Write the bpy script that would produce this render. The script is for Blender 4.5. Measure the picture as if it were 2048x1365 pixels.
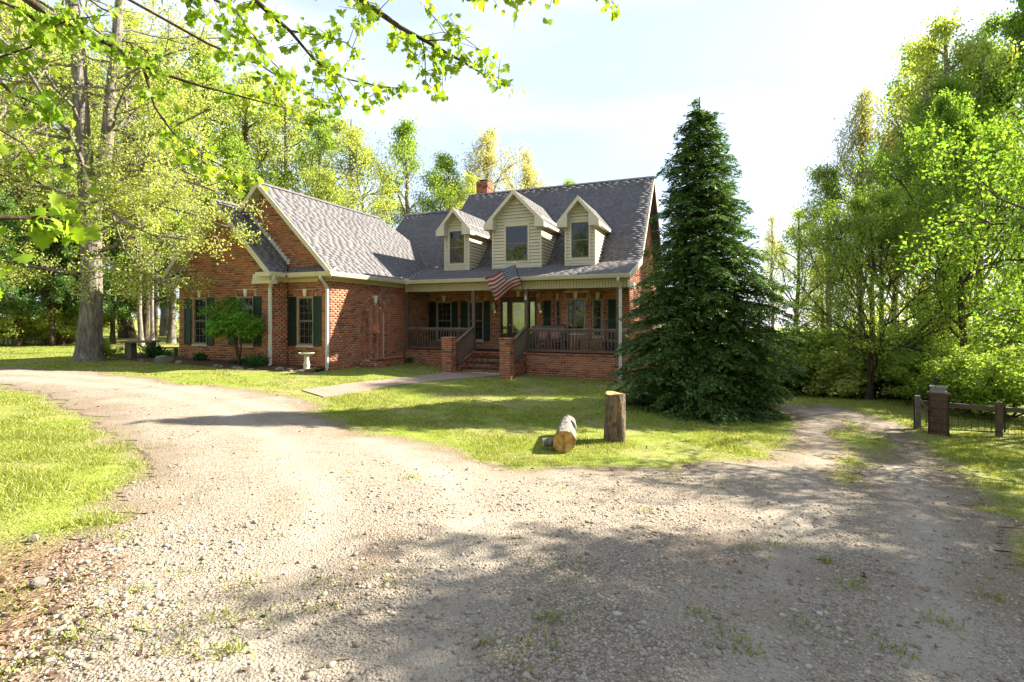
import bpy, bmesh, math, random
import numpy as np
from mathutils import Vector, Matrix

for _o in list(bpy.data.objects):
    bpy.data.objects.remove(_o, do_unlink=True)
SC = bpy.context.scene
COL = SC.collection
R = math.radians

# ------------------------------------------------------------------ camera, sky, sun, exposure
CX, HV, F = 1024.0, 638.0, 1025.0          # lens calibration: principal column, horizon row, focal length (photo pixels)
CAMH = 2.0
cam_d = bpy.data.cameras.new('camera')
cam_d.sensor_width = 36.0
cam_d.lens = 36.0 * F / 2048.0
cam_d.shift_y = -(682.5 - HV) / 2048.0
cam_d.clip_end = 3000
cam = bpy.data.objects.new('camera', cam_d)
cam.location = (0, 0, CAMH)
cam.rotation_euler = (R(90), 0, 0)
COL.objects.link(cam)
SC.camera = cam

SUN_EL = R(31.5)
SUN_H = Vector((0.919, 0.395)).normalized()
SUN_V = Vector((SUN_H.x * math.cos(SUN_EL), SUN_H.y * math.cos(SUN_EL), math.sin(SUN_EL)))
sun_d = bpy.data.lights.new('sun', 'SUN')
sun_d.energy = 3.6
sun_d.angle = R(0.55)
sun_d.color = (1.0, 0.93, 0.80)
sun = bpy.data.objects.new('sun', sun_d)
sun.rotation_euler = SUN_V.to_track_quat('Z', 'Y').to_euler()
sun.location = (30, 20, 40)
COL.objects.link(sun)

W = bpy.data.worlds.new('World')
SC.world = W
W.use_nodes = True
_nt = W.node_tree
_nt.nodes.clear()
_sky = _nt.nodes.new('ShaderNodeTexSky')
_sky.sky_type = 'NISHITA'
_sky.sun_disc = False
_sky.sun_elevation = SUN_EL
_sky.sun_rotation = math.atan2(SUN_H.x, SUN_H.y)
_sky.altitude = 100
_sky.air_density = 1.0
_sky.dust_density = 1.0
_sky.ozone_density = 1.0
_bg = _nt.nodes.new('ShaderNodeBackground')
_bg.inputs['Strength'].default_value = 0.15
_out = _nt.nodes.new('ShaderNodeOutputWorld')
# thin high cloud veil over the clear sky
_tc = _nt.nodes.new('ShaderNodeTexCoord')
_mp = _nt.nodes.new('ShaderNodeMapping')
_mp.inputs['Scale'].default_value = (1.2, 1.2, 4.5)
_mp.inputs['Rotation'].default_value = (0.1, 0.25, 0.4)
_nz = _nt.nodes.new('ShaderNodeTexNoise')
_nz.inputs['Scale'].default_value = 1.6
_nz.inputs['Detail'].default_value = 7
_nz.inputs['Roughness'].default_value = 0.55
_cr = _nt.nodes.new('ShaderNodeMapRange')
_cr.inputs['From Min'].default_value = 0.40
_cr.inputs['From Max'].default_value = 0.80
_cr.inputs['To Min'].default_value = 0.90
_cr.inputs['To Max'].default_value = 0.98
_mx = _nt.nodes.new('ShaderNodeMix')
_mx.data_type = 'RGBA'
_cl = _nt.nodes.new('ShaderNodeValToRGB')
_cl.color_ramp.elements[0].position = 0.45; _cl.color_ramp.elements[0].color = (0.71, 0.83, 1.14, 1)
_cl.color_ramp.elements[1].position = 0.74; _cl.color_ramp.elements[1].color = (1.12, 1.19, 1.34, 1)
_nt.links.new(_nz.outputs['Fac'], _cl.inputs['Fac']); _nt.links.new(_cl.outputs['Color'], _mx.inputs[7])
_nt.links.new(_tc.outputs['Generated'], _mp.inputs['Vector'])
_nt.links.new(_mp.outputs['Vector'], _nz.inputs['Vector'])
_nt.links.new(_nz.outputs['Fac'], _cr.inputs['Value'])
_nt.links.new(_cr.outputs['Result'], _mx.inputs[0])
_nt.links.new(_sky.outputs['Color'], _mx.inputs[6])
_nt.links.new(_mx.outputs[2], _bg.inputs['Color'])
_nt.links.new(_bg.outputs['Background'], _out.inputs['Surface'])

SC.view_settings.view_transform = 'Standard'
SC.view_settings.look = 'None'
SC.view_settings.gamma = 1.0
SC.view_settings.exposure = 2.76
SC.view_settings.use_curve_mapping = False
SC.cycles.max_bounces = 8
SC.cycles.diffuse_bounces = 4
SC.cycles.transmission_bounces = 6
SC.cycles.use_denoising = True

rng = np.random.default_rng(11)
random.seed(5)

# ------------------------------------------------------------------ terrain
def sstep(a, b, x):
    t = np.clip((np.asarray(x, float) - a) / (b - a), 0, 1)
    return t * t * (3 - 2 * t)

def gz(x, y):
    x = np.asarray(x, float); y = np.asarray(y, float)
    z = 0.08 - 0.70 * np.tanh(x / 12.7)
    z = z + 0.25 * (1 - sstep(1.5, 9.0, y))
    z = z - 0.11 * np.clip(y - 15.0, 0, 40) * sstep(4.5, 10.0, x)
    z = z + 0.02 * np.sin(x * 0.9 + 1.0) * np.sin(y * 0.7)
    return z

def px(u, v, it=12):
    """ground point seen at photo pixel (u, v)"""
    t = (u - CX) / F
    Y = 8.0
    for _ in range(it):
        Y = (CAMH - float(gz(t * Y, Y))) * F / (v - HV)
        Y = min(max(Y, 0.3), 60)
    return (t * Y, Y)

def at(u, Y, v=None):
    X = (u - CX) / F * Y
    return (X, Y, CAMH - (v - HV) / F * Y) if v is not None else (X, Y)

# ------------------------------------------------------------------ object helpers
def link(o, parent=None):
    COL.objects.link(o)
    if parent is not None:
        o.parent = parent
    return o

def tag(o, label=None, cat=None, group=None, kind=None):
    if label: o['label'] = label
    if cat: o['category'] = cat
    if group: o['group'] = group
    if kind: o['kind'] = kind
    return o

def empty(name, loc=(0, 0, 0), rz=0.0):
    o = bpy.data.objects.new(name, None)
    o.empty_display_size = 0.2
    o.location = loc
    o.rotation_euler = (0, 0, rz)
    return link(o)

def mobj(name, me, mat, parent=None):
    if mat is not None and len(me.materials) == 0:
        me.materials.append(mat)
    return link(bpy.data.objects.new(name, me), parent)

def np_mesh(name, V, faces, smooth=False):
    """V (n,3); faces: (m,k) int array or list of such arrays"""
    if not isinstance(faces, list):
        faces = [faces]
    faces = [np.asarray(f, np.int32) for f in faces if len(f)]
    me = bpy.data.meshes.new(name)
    V = np.asarray(V, np.float32)
    me.vertices.add(len(V))
    me.vertices.foreach_set('co', V.ravel())
    nl = sum(f.size for f in faces)
    npoly = sum(len(f) for f in faces)
    me.loops.add(nl)
    me.polygons.add(npoly)
    me.loops.foreach_set('vertex_index', np.concatenate([f.ravel() for f in faces]) if faces else np.zeros(0, np.int32))
    tot = np.concatenate([np.full(len(f), f.shape[1], np.int32) for f in faces])
    st = np.concatenate([[0], np.cumsum(tot)[:-1]]).astype(np.int32)
    me.polygons.foreach_set('loop_start', st)
    if smooth:
        me.polygons.foreach_set('use_smooth', np.ones(npoly, bool))
    me.update(calc_edges=True)
    return me

class Fr:
    """local frame: s along U, t along N, z up"""
    def __init__(self, o=(0, 0, 0), u=(1, 0, 0), n=(0, 1, 0), w=(0, 0, 1)):
        self.o = np.array(o, float); self.u = np.array(u, float); self.n = np.array(n, float); self.w = np.array(w, float)
    def p(self, s, t, z):
        return self.o + self.u * s + self.n * t + self.w * z
ID = Fr()

BOXF = np.array([[0, 1, 2, 3], [7, 6, 5, 4], [0, 4, 5, 1], [1, 5, 6, 2], [2, 6, 7, 3], [3, 7, 4, 0]])

class MB:
    def __init__(self):
        self.v = []; self.f = []; self.n = 0
    def raw(self, V, faces):
        V = [tuple(map(float, p)) for p in V]
        self.v += V
        self.f += [tuple(int(i) + self.n for i in f) for f in faces]
        self.n += len(V)
        return self
    def hexa(self, c):
        """8 corners: bottom ring 0-3, top ring 4-7"""
        self.raw(c, [(3, 2, 1, 0), (4, 5, 6, 7), (0, 1, 5, 4), (1, 2, 6, 5), (2, 3, 7, 6), (3, 0, 4, 7)])
        return self
    def box(self, s0, s1, t0, t1, z0, z1, fr=ID):
        p = fr.p
        return self.hexa([p(s0, t0, z0), p(s1, t0, z0), p(s1, t1, z0), p(s0, t1, z0), p(s0, t0, z1), p(s1, t0, z1), p(s1, t1, z1), p(s0, t1, z1)])
    def prism(self, poly, t0, t1, fr=ID):
        """polygon in (s,z) extruded along t"""
        n = len(poly)
        V = [fr.p(s, t0, z) for s, z in poly] + [fr.p(s, t1, z) for s, z in poly]
        fs = [tuple(range(n))[::-1], tuple(range(n, 2 * n))] + [(i, (i + 1) % n, n + (i + 1) % n, n + i) for i in range(n)]
        return self.raw(V, fs)
    def bar(self, p0, p1, w, h, up=(0, 0, 1)):
        p0 = np.array(p0, float); p1 = np.array(p1, float)
        d = p1 - p0; d /= np.linalg.norm(d)
        a = np.cross(d, up); a /= max(np.linalg.norm(a), 1e-9)
        b = np.cross(a, d)
        a = a * w / 2; b = b * h / 2
        return self.hexa([p0 - a - b, p0 + a - b, p0 + a + b, p0 - a + b, p1 - a - b, p1 + a - b, p1 + a + b, p1 - a + b])
    def tube(self, pts, rad, n=8, cap=True):
        V, Fq = tube_arrays([(np.array(pts, float), np.array(rad, float) if np.ndim(rad) else np.full(len(pts), rad))], n)
        base = len(V)
        self.raw(V, Fq)
        if cap:
            k = self.n - base
            self.f.append(tuple(range(k, k + n))[::-1])
            self.f.append(tuple(range(self.n - n, self.n)))
        return self
    def lathe(self, prof, n=20, c=(0, 0, 0)):
        V = []
        for r, z in prof:
            for i in range(n):
                a = 2 * math.pi * i / n
                V.append((c[0] + r * math.cos(a), c[1] + r * math.sin(a), c[2] + z))
        fs = []
        for k in range(len(prof) - 1):
            for i in range(n):
                j = (i + 1) % n
                fs.append((k * n + i, k * n + j, (k + 1) * n + j, (k + 1) * n + i))
        fs.append(tuple(range(n))[::-1])
        fs.append(tuple(range((len(prof) - 1) * n, len(prof) * n)))
        return self.raw(V, fs)
    def build(self, name, mat, parent=None, smooth=False, bevel=0.0):
        me = bpy.data.meshes.new(name)
        me.from_pydata(self.v, [], self.f)
        bm = bmesh.new(); bm.from_mesh(me)
        bmesh.ops.recalc_face_normals(bm, faces=bm.faces)
        if bevel:
            bmesh.ops.bevel(bm, geom=list(bm.edges), offset=bevel, segments=1, affect='EDGES')
        bm.to_mesh(me); bm.free()
        if smooth:
            for p in me.polygons: p.use_smooth = True
            try: me.set_sharp_from_angle(angle=R(40))
            except Exception: pass
        return mobj(name, me, mat, parent)

def tube_arrays(branches, n=5):
    Vs, Fs, base = [], [], 0
    ang = np.arange(n) * 2 * np.pi / n
    ca, sa = np.cos(ang), np.sin(ang)
    ii = np.arange(n); jj = (ii + 1) % n
    for pts, rad in branches:
        k = len(pts)
        d = np.gradient(pts, axis=0)
        d /= np.maximum(np.linalg.norm(d, axis=1, keepdims=True), 1e-9)
        m = d.mean(0)
        ref = np.array([1.0, 0, 0]) if abs(m[2]) > 0.6 * np.linalg.norm(m) else np.array([0, 0, 1.0])
        a = np.cross(d, ref); a /= np.maximum(np.linalg.norm(a, axis=1, keepdims=True), 1e-9)
        b = np.cross(d, a)
        V = pts[:, None, :] + rad[:, None, None] * (a[:, None, :] * ca[None, :, None] + b[:, None, :] * sa[None, :, None])
        Vs.append(V.reshape(-1, 3))
        for r_ in range(k - 1):
            Fs.append(np.stack([base + r_ * n + ii, base + r_ * n + jj, base + (r_ + 1) * n + jj, base + (r_ + 1) * n + ii], 1))
        base += k * n
    return np.concatenate(Vs), np.concatenate(Fs)

# ------------------------------------------------------------------ materials
def nd(nt, typ, ins=None, **props):
    n = nt.nodes.new(typ)
    for k, v in props.items():
        setattr(n, k, v)
    for k, v in (ins or {}).items():
        s = n.inputs[k]
        if isinstance(v, bpy.types.NodeSocket):
            nt.links.new(v, s)
        else:
            s.default_value = v
    return n

def ramp(nt, fac, stops, interp='LINEAR'):
    n = nt.nodes.new('ShaderNodeValToRGB')
    n.color_ramp.interpolation = interp
    e = n.color_ramp.elements
    while len(e) < len(stops): e.new(0.5)
    for k, (p, c) in enumerate(stops):
        e[k].position = p; e[k].color = (*c, 1) if len(c) == 3 else c
    nt.links.new(fac, n.inputs['Fac'])
    return n.outputs['Color']

def mixc(nt, fac, a, b, blend='MIX'):
    n = nt.nodes.new('ShaderNodeMix'); n.data_type = 'RGBA'; n.blend_type = blend
    for k, v in ((0, fac), (6, a), (7, b)):
        if isinstance(v, bpy.types.NodeSocket): nt.links.new(v, n.inputs[k])
        else: n.inputs[k].default_value = v if k == 0 else ((*v, 1) if len(v) == 3 else v)
    return n.outputs[2]

def math_(nt, op, a, b=0.0, c=None):
    n = nt.nodes.new('ShaderNodeMath'); n.operation = op
    for k, v in ((0, a), (1, b), (2, c)):
        if v is None: continue
        if isinstance(v, bpy.types.NodeSocket): nt.links.new(v, n.inputs[k])
        else: n.inputs[k].default_value = v
    return n.outputs[0]

def noise(nt, vec, scale, detail=4, rough=0.55, dist=0.0):
    return nd(nt, 'ShaderNodeTexNoise', {'Vector': vec, 'Scale': scale, 'Detail': detail, 'Roughness': rough, 'Distortion': dist}).outputs['Fac']

def new_mat(name):
    m = bpy.data.materials.new(name); m.use_nodes = True
    nt = m.node_tree
    b = nt.nodes['Principled BSDF']
    return m, nt, b

def co(nt, which='Object'):
    return nt.nodes.new('ShaderNodeTexCoord').outputs[which]

def bump(nt, b, h, strength=0.3, dist=0.02):
    n = nd(nt, 'ShaderNodeBump', {'Height': h, 'Strength': strength, 'Distance': dist})
    nt.links.new(n.outputs['Normal'], b.inputs['Normal'])

def island(nt):
    """random number per loose piece, different between objects too"""
    g = nt.nodes.new('ShaderNodeNewGeometry').outputs['Random Per Island']
    o = nt.nodes.new('ShaderNodeObjectInfo').outputs['Random']
    return math_(nt, 'FRACT', math_(nt, 'ADD', g, math_(nt, 'MULTIPLY', o, 7.31)))

def simple(name, col, rough=0.6, var=0.12, scale=6.0, spec=0.3, bmp=0.0, bscale=60.0, metallic=0.0):
    m, nt, b = new_mat(name)
    c = co(nt)
    n1 = noise(nt, c, scale, 5, 0.6)
    lo = tuple(x * (1 - var) for x in col); hi = tuple(min(1, x * (1 + var)) for x in col)
    nt.links.new(ramp(nt, n1, [(0.3, lo), (0.7, hi)]), b.inputs['Base Color'])
    b.inputs['Roughness'].default_value = rough
    b.inputs['Specular IOR Level'].default_value = spec
    b.inputs['Metallic'].default_value = metallic
    if bmp:
        bump(nt, b, noise(nt, c, bscale, 4), bmp, 0.01)
    return m

def pieces_mat(name, stops, rough=0.85, nscale=25.0, namt=0.25, bmp=0.4, bscale=120.0, spec=0.2, weather=0.0):
    m, nt, b = new_mat(name)
    r = island(nt)
    base = ramp(nt, r, stops)
    c = co(nt)
    n1 = noise(nt, c, nscale, 5, 0.65)
    col = mixc(nt, namt, base, ramp(nt, n1, [(0.3, (0.15, 0.13, 0.12)), (0.7, (1, 1, 1))]), 'MULTIPLY')
    if weather:
        n2 = noise(nt, c, 0.7, 4, 0.6)
        col = mixc(nt, math_(nt, 'MULTIPLY', ramp(nt, n2, [(0.45, (0, 0, 0)), (0.7, (1, 1, 1))]), weather), col, (0.5, 0.45, 0.4), 'MULTIPLY')
    nt.links.new(col, b.inputs['Base Color'])
    b.inputs['Roughness'].default_value = rough
    b.inputs['Specular IOR Level'].default_value = spec
    if bmp: bump(nt, b, noise(nt, c, bscale, 3), bmp, 0.004)
    return m

def leaf_mat(name, stops, trans=0.45, gloss=0.06, objvar=0.25, tint=(1.15, 1.1, 0.55)):
    m = bpy.data.materials.new(name); m.use_nodes = True
    nt = m.node_tree; nt.nodes.clear()
    g = nt.nodes.new('ShaderNodeNewGeometry').outputs['Random Per Island']
    oi = nt.nodes.new('ShaderNodeObjectInfo').outputs['Random']
    f = math_(nt, 'ADD', math_(nt, 'MULTIPLY', g, 1 - objvar), math_(nt, 'MULTIPLY', oi, objvar))
    c = ramp(nt, f, stops)
    c2 = mixc(nt, 1.0, c, tint, 'MULTIPLY')
    d = nd(nt, 'ShaderNodeBsdfDiffuse', {'Color': c})
    t = nd(nt, 'ShaderNodeBsdfTranslucent', {'Color': c2})
    mx = nd(nt, 'ShaderNodeMixShader', {0: trans, 1: d.outputs[0], 2: t.outputs[0]})
    gl = nd(nt, 'ShaderNodeBsdfGlossy', {'Color': (1, 1, 1, 1), 'Roughness': 0.45})
    mx2 = nd(nt, 'ShaderNodeMixShader', {0: gloss, 1: mx.outputs[0], 2: gl.outputs[0]})
    o = nt.nodes.new('ShaderNodeOutputMaterial')
    nt.links.new(mx2.outputs[0], o.inputs['Surface'])
    return m

def bark_mat(name, dark, light, zs=2.0, scale=9.0, bstr=0.9):
    m, nt, b = new_mat(name)
    c = co(nt)
    mp = nd(nt, 'ShaderNodeMapping', {'Vector': c, 'Scale': (scale, scale, zs)})
    n1 = noise(nt, mp.outputs[0], 1.6, 8, 0.7, 0.6)
    n2 = noise(nt, c, 1.3, 4, 0.6)
    col = ramp(nt, n1, [(0.34, dark), (0.52, tuple((a + q) / 2 for a, q in zip(dark, light))), (0.68, light)])
    col = mixc(nt, 0.35, col, ramp(nt, n2, [(0.35, (0.55, 0.55, 0.5)), (0.7, (1, 1, 1))]), 'MULTIPLY')
    nt.links.new(col, b.inputs['Base Color'])
    b.inputs['Roughness'].default_value = 0.95
    b.inputs['Specular IOR Level'].default_value = 0.1
    bump(nt, b, n1, bstr, 0.05)
    return m

M = {}
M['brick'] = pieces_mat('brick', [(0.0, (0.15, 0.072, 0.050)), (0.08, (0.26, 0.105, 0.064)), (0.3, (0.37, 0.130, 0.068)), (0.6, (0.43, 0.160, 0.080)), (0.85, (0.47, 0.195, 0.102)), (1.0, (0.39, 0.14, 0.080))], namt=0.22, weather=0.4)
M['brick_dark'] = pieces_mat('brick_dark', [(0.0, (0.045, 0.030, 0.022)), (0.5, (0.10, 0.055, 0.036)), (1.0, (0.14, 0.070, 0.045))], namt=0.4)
M['mortar'] = simple('mortar', (0.46, 0.37, 0.28), 0.95, 0.2, 9.0, 0.1, 0.4, 90)
M['shingle'] = pieces_mat('shingle', [(0.0, (0.118, 0.114, 0.116)), (0.35, (0.138, 0.131, 0.130)), (0.65, (0.150, 0.140, 0.136)), (0.85, (0.136, 0.120, 0.116)), (1.0, (0.165, 0.155, 0.149))], rough=0.95, nscale=60, namt=0.12, bmp=0.0, bscale=300, weather=0.25)
M['cream'] = simple('cream_trim', (0.52, 0.455, 0.325), 0.55, 0.07, 3.0, 0.35)
M['siding'] = simple('cream_siding', (0.50, 0.44, 0.30), 0.5, 0.06, 2.5, 0.35)
M['frame'] = simple('tan_window_frame', (0.30, 0.26, 0.19), 0.55, 0.1, 4.0, 0.3)
M['keystone'] = simple('limestone_keystone', (0.66, 0.60, 0.48), 0.8, 0.12, 12.0, 0.2, 0.2)
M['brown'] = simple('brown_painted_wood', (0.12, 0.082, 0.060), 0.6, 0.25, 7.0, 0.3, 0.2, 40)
M['rail_lit'] = simple('sunlit_brown_rail', (0.18, 0.13, 0.10), 0.65, 0.25, 7.0, 0.3)  # lighter copy of the brown wood, with the sunlit tone put into its colour
M['shutter'] = simple('green_shutter', (0.009, 0.020, 0.011), 0.55, 0.2, 5.0, 0.4)
M['shutter_old'] = simple('faded_green_shutter', (0.014, 0.032, 0.016), 0.55, 0.2, 5.0, 0.4)
M['sash'] = simple('taupe_sash', (0.13, 0.110, 0.085), 0.5, 0.1, 5.0, 0.35)
M['white'] = simple('white_metal', (0.52, 0.50, 0.45), 0.5, 0.06, 4.0, 0.4)
M['black'] = simple('black_metal', (0.018, 0.018, 0.018), 0.5, 0.2, 9.0, 0.4)
M['brass'] = simple('brass', (0.62, 0.50, 0.26), 0.35, 0.1, 12.0, 0.5, 0, 60, 0.8)
M['door'] = simple('dark_wood_door', (0.065, 0.036, 0.022), 0.5, 0.3, 6.0, 0.35)
M['concrete'] = simple('concrete_birdbath', (0.55, 0.48, 0.35), 0.9, 0.2, 14.0, 0.15, 0.4, 80)
M['terracotta'] = simple('copper_mask', (0.42, 0.16, 0.07), 0.55, 0.35, 20.0, 0.4, 0.4, 50)
M['cushion'] = simple('pink_cushion', (0.50, 0.24, 0.24), 0.9, 0.25, 14.0, 0.1)
M['pot'] = simple('dark_pot', (0.035, 0.030, 0.030), 0.5, 0.2, 8.0, 0.4)
M['stone'] = simple('field_stone', (0.19, 0.17, 0.14), 0.9, 0.35, 7.0, 0.15, 0.6, 25)
M['oldwood'] = simple('grey_weathered_wood', (0.17, 0.15, 0.12), 0.9, 0.35, 9.0, 0.15, 0.4, 40)
M['tub'] = simple('galvanised_tub', (0.24, 0.24, 0.23), 0.55, 0.2, 8.0, 0.4, 0.1, 40)

def glass_mat():
    m, nt, b = new_mat('window_glass')
    c = co(nt)
    b.inputs['Base Color'].default_value = (0.010, 0.013, 0.012, 1)  # near-black base stands in for the dark interior behind the glass
    b.inputs['Roughness'].default_value = 0.03
    b.inputs['IOR'].default_value = 1.55
    bump(nt, b, noise(nt, c, 1.6, 2), 0.05, 0.03)
    return m
M['glass'] = glass_mat()
def door_glass():
    m, nt, b = new_mat('leaded_door_glass')
    c = co(nt)
    b.inputs['Base Color'].default_value = (0.30, 0.32, 0.24, 1)
    b.inputs['Roughness'].default_value = 0.08
    b.inputs['Metallic'].default_value = 0.75
    bump(nt, b, noise(nt, c, 14, 2), 0.08, 0.01)
    return m
M['doorglass'] = door_glass()
# ------------------------------------------------------------------ ground, driveway, walk
def inside(poly, x, y):
    c = np.zeros(x.shape, bool)
    n = len(poly)
    for i in range(n):
        x0, y0 = poly[i]; x1, y1 = poly[(i + 1) % n]
        if y0 == y1: continue
        k = ((y0 > y) != (y1 > y)) & (x < (x1 - x0) * (y - y0) / (y1 - y0) + x0)
        c ^= k
    return c

def sdist(poly, x, y):
    """signed distance, positive inside"""
    d = np.full(x.shape, 1e9)
    n = len(poly)
    for i in range(n):
        x0, y0 = poly[i]; x1, y1 = poly[(i + 1) % n]
        dx, dy = x1 - x0, y1 - y0
        L = dx * dx + dy * dy + 1e-12
        t = np.clip(((x - x0) * dx + (y - y0) * dy) / L, 0, 1)
        d = np.minimum(d, np.hypot(x - x0 - t * dx, y - y0 - t * dy))
    return np.where(inside(poly, x, y), d, -d)

def vnoise(x, y, s, seed=0):
    """smooth value noise"""
    r_ = np.random.default_rng(seed)
    tab = r_.random((64, 64))
    x = x / s; y = y / s
    xi = np.floor(x).astype(int); yi = np.floor(y).astype(int)
    fx = x - xi; fy = y - yi
    fx = fx * fx * (3 - 2 * fx); fy = fy * fy * (3 - 2 * fy)
    g = lambda a, b: tab[a % 64, b % 64]
    return (g(xi, yi) * (1 - fx) + g(xi + 1, yi) * fx) * (1 - fy) + (g(xi, yi + 1) * (1 - fx) + g(xi + 1, yi + 1) * fx) * fy

DRIVE = [px(*q) for q in [(-500, 745), (0, 737), (150, 742), (330, 764), (480, 780), (590, 797), (625, 814), (650, 850), (730, 868), (830, 884), (900, 910),
         (960, 928), (1080, 940), (1250, 934), (1420, 930), (1560, 915), (1605, 882), (1595, 852), (1568, 828), (1578, 817), (1640, 811), (1700, 820),
         (1780, 848), (1855, 892), (1905, 940), (1950, 1000), (2010, 1085), (2100, 1200), (2300, 1500), (2900, 2300)]]
DRIVE += [(1.6, -3.0), (-4.0, -3.0)]
DRIVE += [px(*q) for q in [(-500, 1800), (-120, 1400), (60, 1235), (160, 1120), (235, 1040), (300, 965), (285, 930), (235, 870), (200, 832), (120, 797), (0, 772), (-500, 770)]]
STRIP = [px(*q) for q in [(1680, 838), (1735, 852), (1792, 896), (1778, 918), (1722, 920), (1702, 962), (1682, 964), (1684, 890), (1668, 850)]]
BED = None
WALK_U = [px(*q) for q in [(603, 782), (700, 768), (800, 757), (870, 750), (890, 746)]]
WALK_L = [px(*q) for q in [(648, 796), (762, 776), (862, 764), (942, 757), (1006, 752)]]
WALK = WALK_U + WALK_L[::-1]

def gravel_amount(x, y):
    d = sdist(DRIVE, x, y)
    d = np.minimum(d, -sdist(STRIP, x, y))
    d = d + 0.42 * (vnoise(x, y, 0.7, 3) - 0.5) + 0.36 * (vnoise(x, y, 0.22, 4) - 0.5)
    return d

def ground_material():
    m, nt, b = new_mat('lawn_and_gravel')
    c = nt.nodes.new('ShaderNodeNewGeometry').outputs['Position']
    at_ = nt.nodes.new('ShaderNodeAttribute'); at_.attribute_name = 'gravel'
    gv = at_.outputs['Fac']
    nA = noise(nt, c, 0.55, 6, 0.6); nB = noise(nt, c, 5.0, 6, 0.65); nC = noise(nt, c, 45.0, 4, 0.7)
    grass = ramp(nt, nB, [(0.25, (0.12, 0.15, 0.025)), (0.5, (0.20, 0.245, 0.035)), (0.75, (0.30, 0.31, 0.07))])
    dry = ramp(nt, nC, [(0.3, (0.22, 0.17, 0.085)), (0.7, (0.36, 0.31, 0.15))])
    grass = mixc(nt, ramp(nt, nA, [(0.46, (0, 0, 0)), (0.66, (0.85, 0.85, 0.85))]), grass, dry)
    grass = mixc(nt, 0.5, grass, ramp(nt, nC, [(0.3, (0.35, 0.35, 0.3)), (0.65, (1, 1, 1))]), 'MULTIPLY')
    # gravel: pebbles in pale dust
    vor = nd(nt, 'ShaderNodeTexVoronoi', {'Vector': c, 'Scale': 62.0, 'Randomness': 1.0})
    vor2 = nd(nt, 'ShaderNodeTexVoronoi', {'Vector': c, 'Scale': 130.0, 'Randomness': 1.0})
    peb = ramp(nt, vor.outputs['Color'], [(0.1, (0.185, 0.147, 0.108)), (0.45, (0.295, 0.250, 0.190)), (0.7, (0.40, 0.350, 0.285)), (0.95, (0.23, 0.165, 0.108))])
    peb = mixc(nt, 0.75, peb, ramp(nt, vor.outputs['Distance'], [(0.35, (1, 1, 1)), (0.75, (0.35, 0.31, 0.27))]), 'MULTIPLY')
    fine = ramp(nt, vor2.outputs['Color'], [(0.15, (0.19, 0.153, 0.113)), (0.5, (0.275, 0.232, 0.175)), (0.85, (0.365, 0.315, 0.248))])
    dust = ramp(nt, noise(nt, c, 1.1, 7, 0.62, 0.4), [(0.44, (0, 0, 0)), (0.72, (1, 1, 1))])
    tr_ = nt.nodes.new('ShaderNodeAttribute'); tr_.attribute_name = 'track'
    dust = math_(nt, 'MAXIMUM', dust, tr_.outputs['Fac'])
    grav = mixc(nt, dust, peb, fine)
    grav = mixc(nt, math_(nt, 'MULTIPLY', tr_.outputs['Fac'], 0.75), grav, (0.325, 0.282, 0.224))
    soil = ramp(nt, nC, [(0.3, (0.105, 0.070, 0.043)), (0.7, (0.225, 0.165, 0.108))])
    sm = ramp(nt, noise(nt, c, 0.8, 8, 0.68, 0.3), [(0.52, (0, 0, 0)), (0.70, (0.6, 0.6, 0.6))])
    grav = mixc(nt, sm, grav, soil)
    edge = ramp(nt, gv, [(0.50, (1, 1, 1)), (0.80, (0, 0, 0))])
    k = ramp(nt, gv, [(0.30, (0, 0, 0)), (0.52, (1, 1, 1))])
    gr2 = mixc(nt, math_(nt, 'MULTIPLY', edge, 0.65), grav, soil)
    col = mixc(nt, k, grass, gr2)
    # fallen brown leaf litter under the big tree at the lower left
    at2 = nt.nodes.new('ShaderNodeAttribute'); at2.attribute_name = 'litter'
    lit = ramp(nt, noise(nt, c, 30.0, 5, 0.7), [(0.3, (0.07, 0.045, 0.030)), (0.5, (0.19, 0.12, 0.075)), (0.7, (0.34, 0.24, 0.17))])
    col = mixc(nt, at2.outputs['Fac'], col, lit)
    nt.links.new(col, b.inputs['Base Color'])
    b.inputs['Roughness'].default_value = 0.95
    b.inputs['Specular IOR Level'].default_value = 0.1
    h = math_(nt, 'ADD', math_(nt, 'MULTIPLY', vor.outputs['Distance'], -0.6), math_(nt, 'MULTIPLY', nC, 0.7))
    bump(nt, b, h, 0.85, 0.018)
    return m
M['ground'] = ground_material()

BEDPX = [(215, 716), (300, 722), (380, 732), (450, 734), (540, 738), (600, 741), (662, 741)]
def litter_amount(x, y):
    p = [px(*q) for q in [(-500, 1100), (0, 1090), (120, 1095), (190, 1140), (170, 1230), (110, 1310), (0, 1380), (-500, 1500)]]
    d = sdist(p, x, y) + 0.35 * (vnoise(x, y, 0.4, 9) - 0.5)
    return sstep(-0.25, 0.15, d) * 0.85

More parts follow.
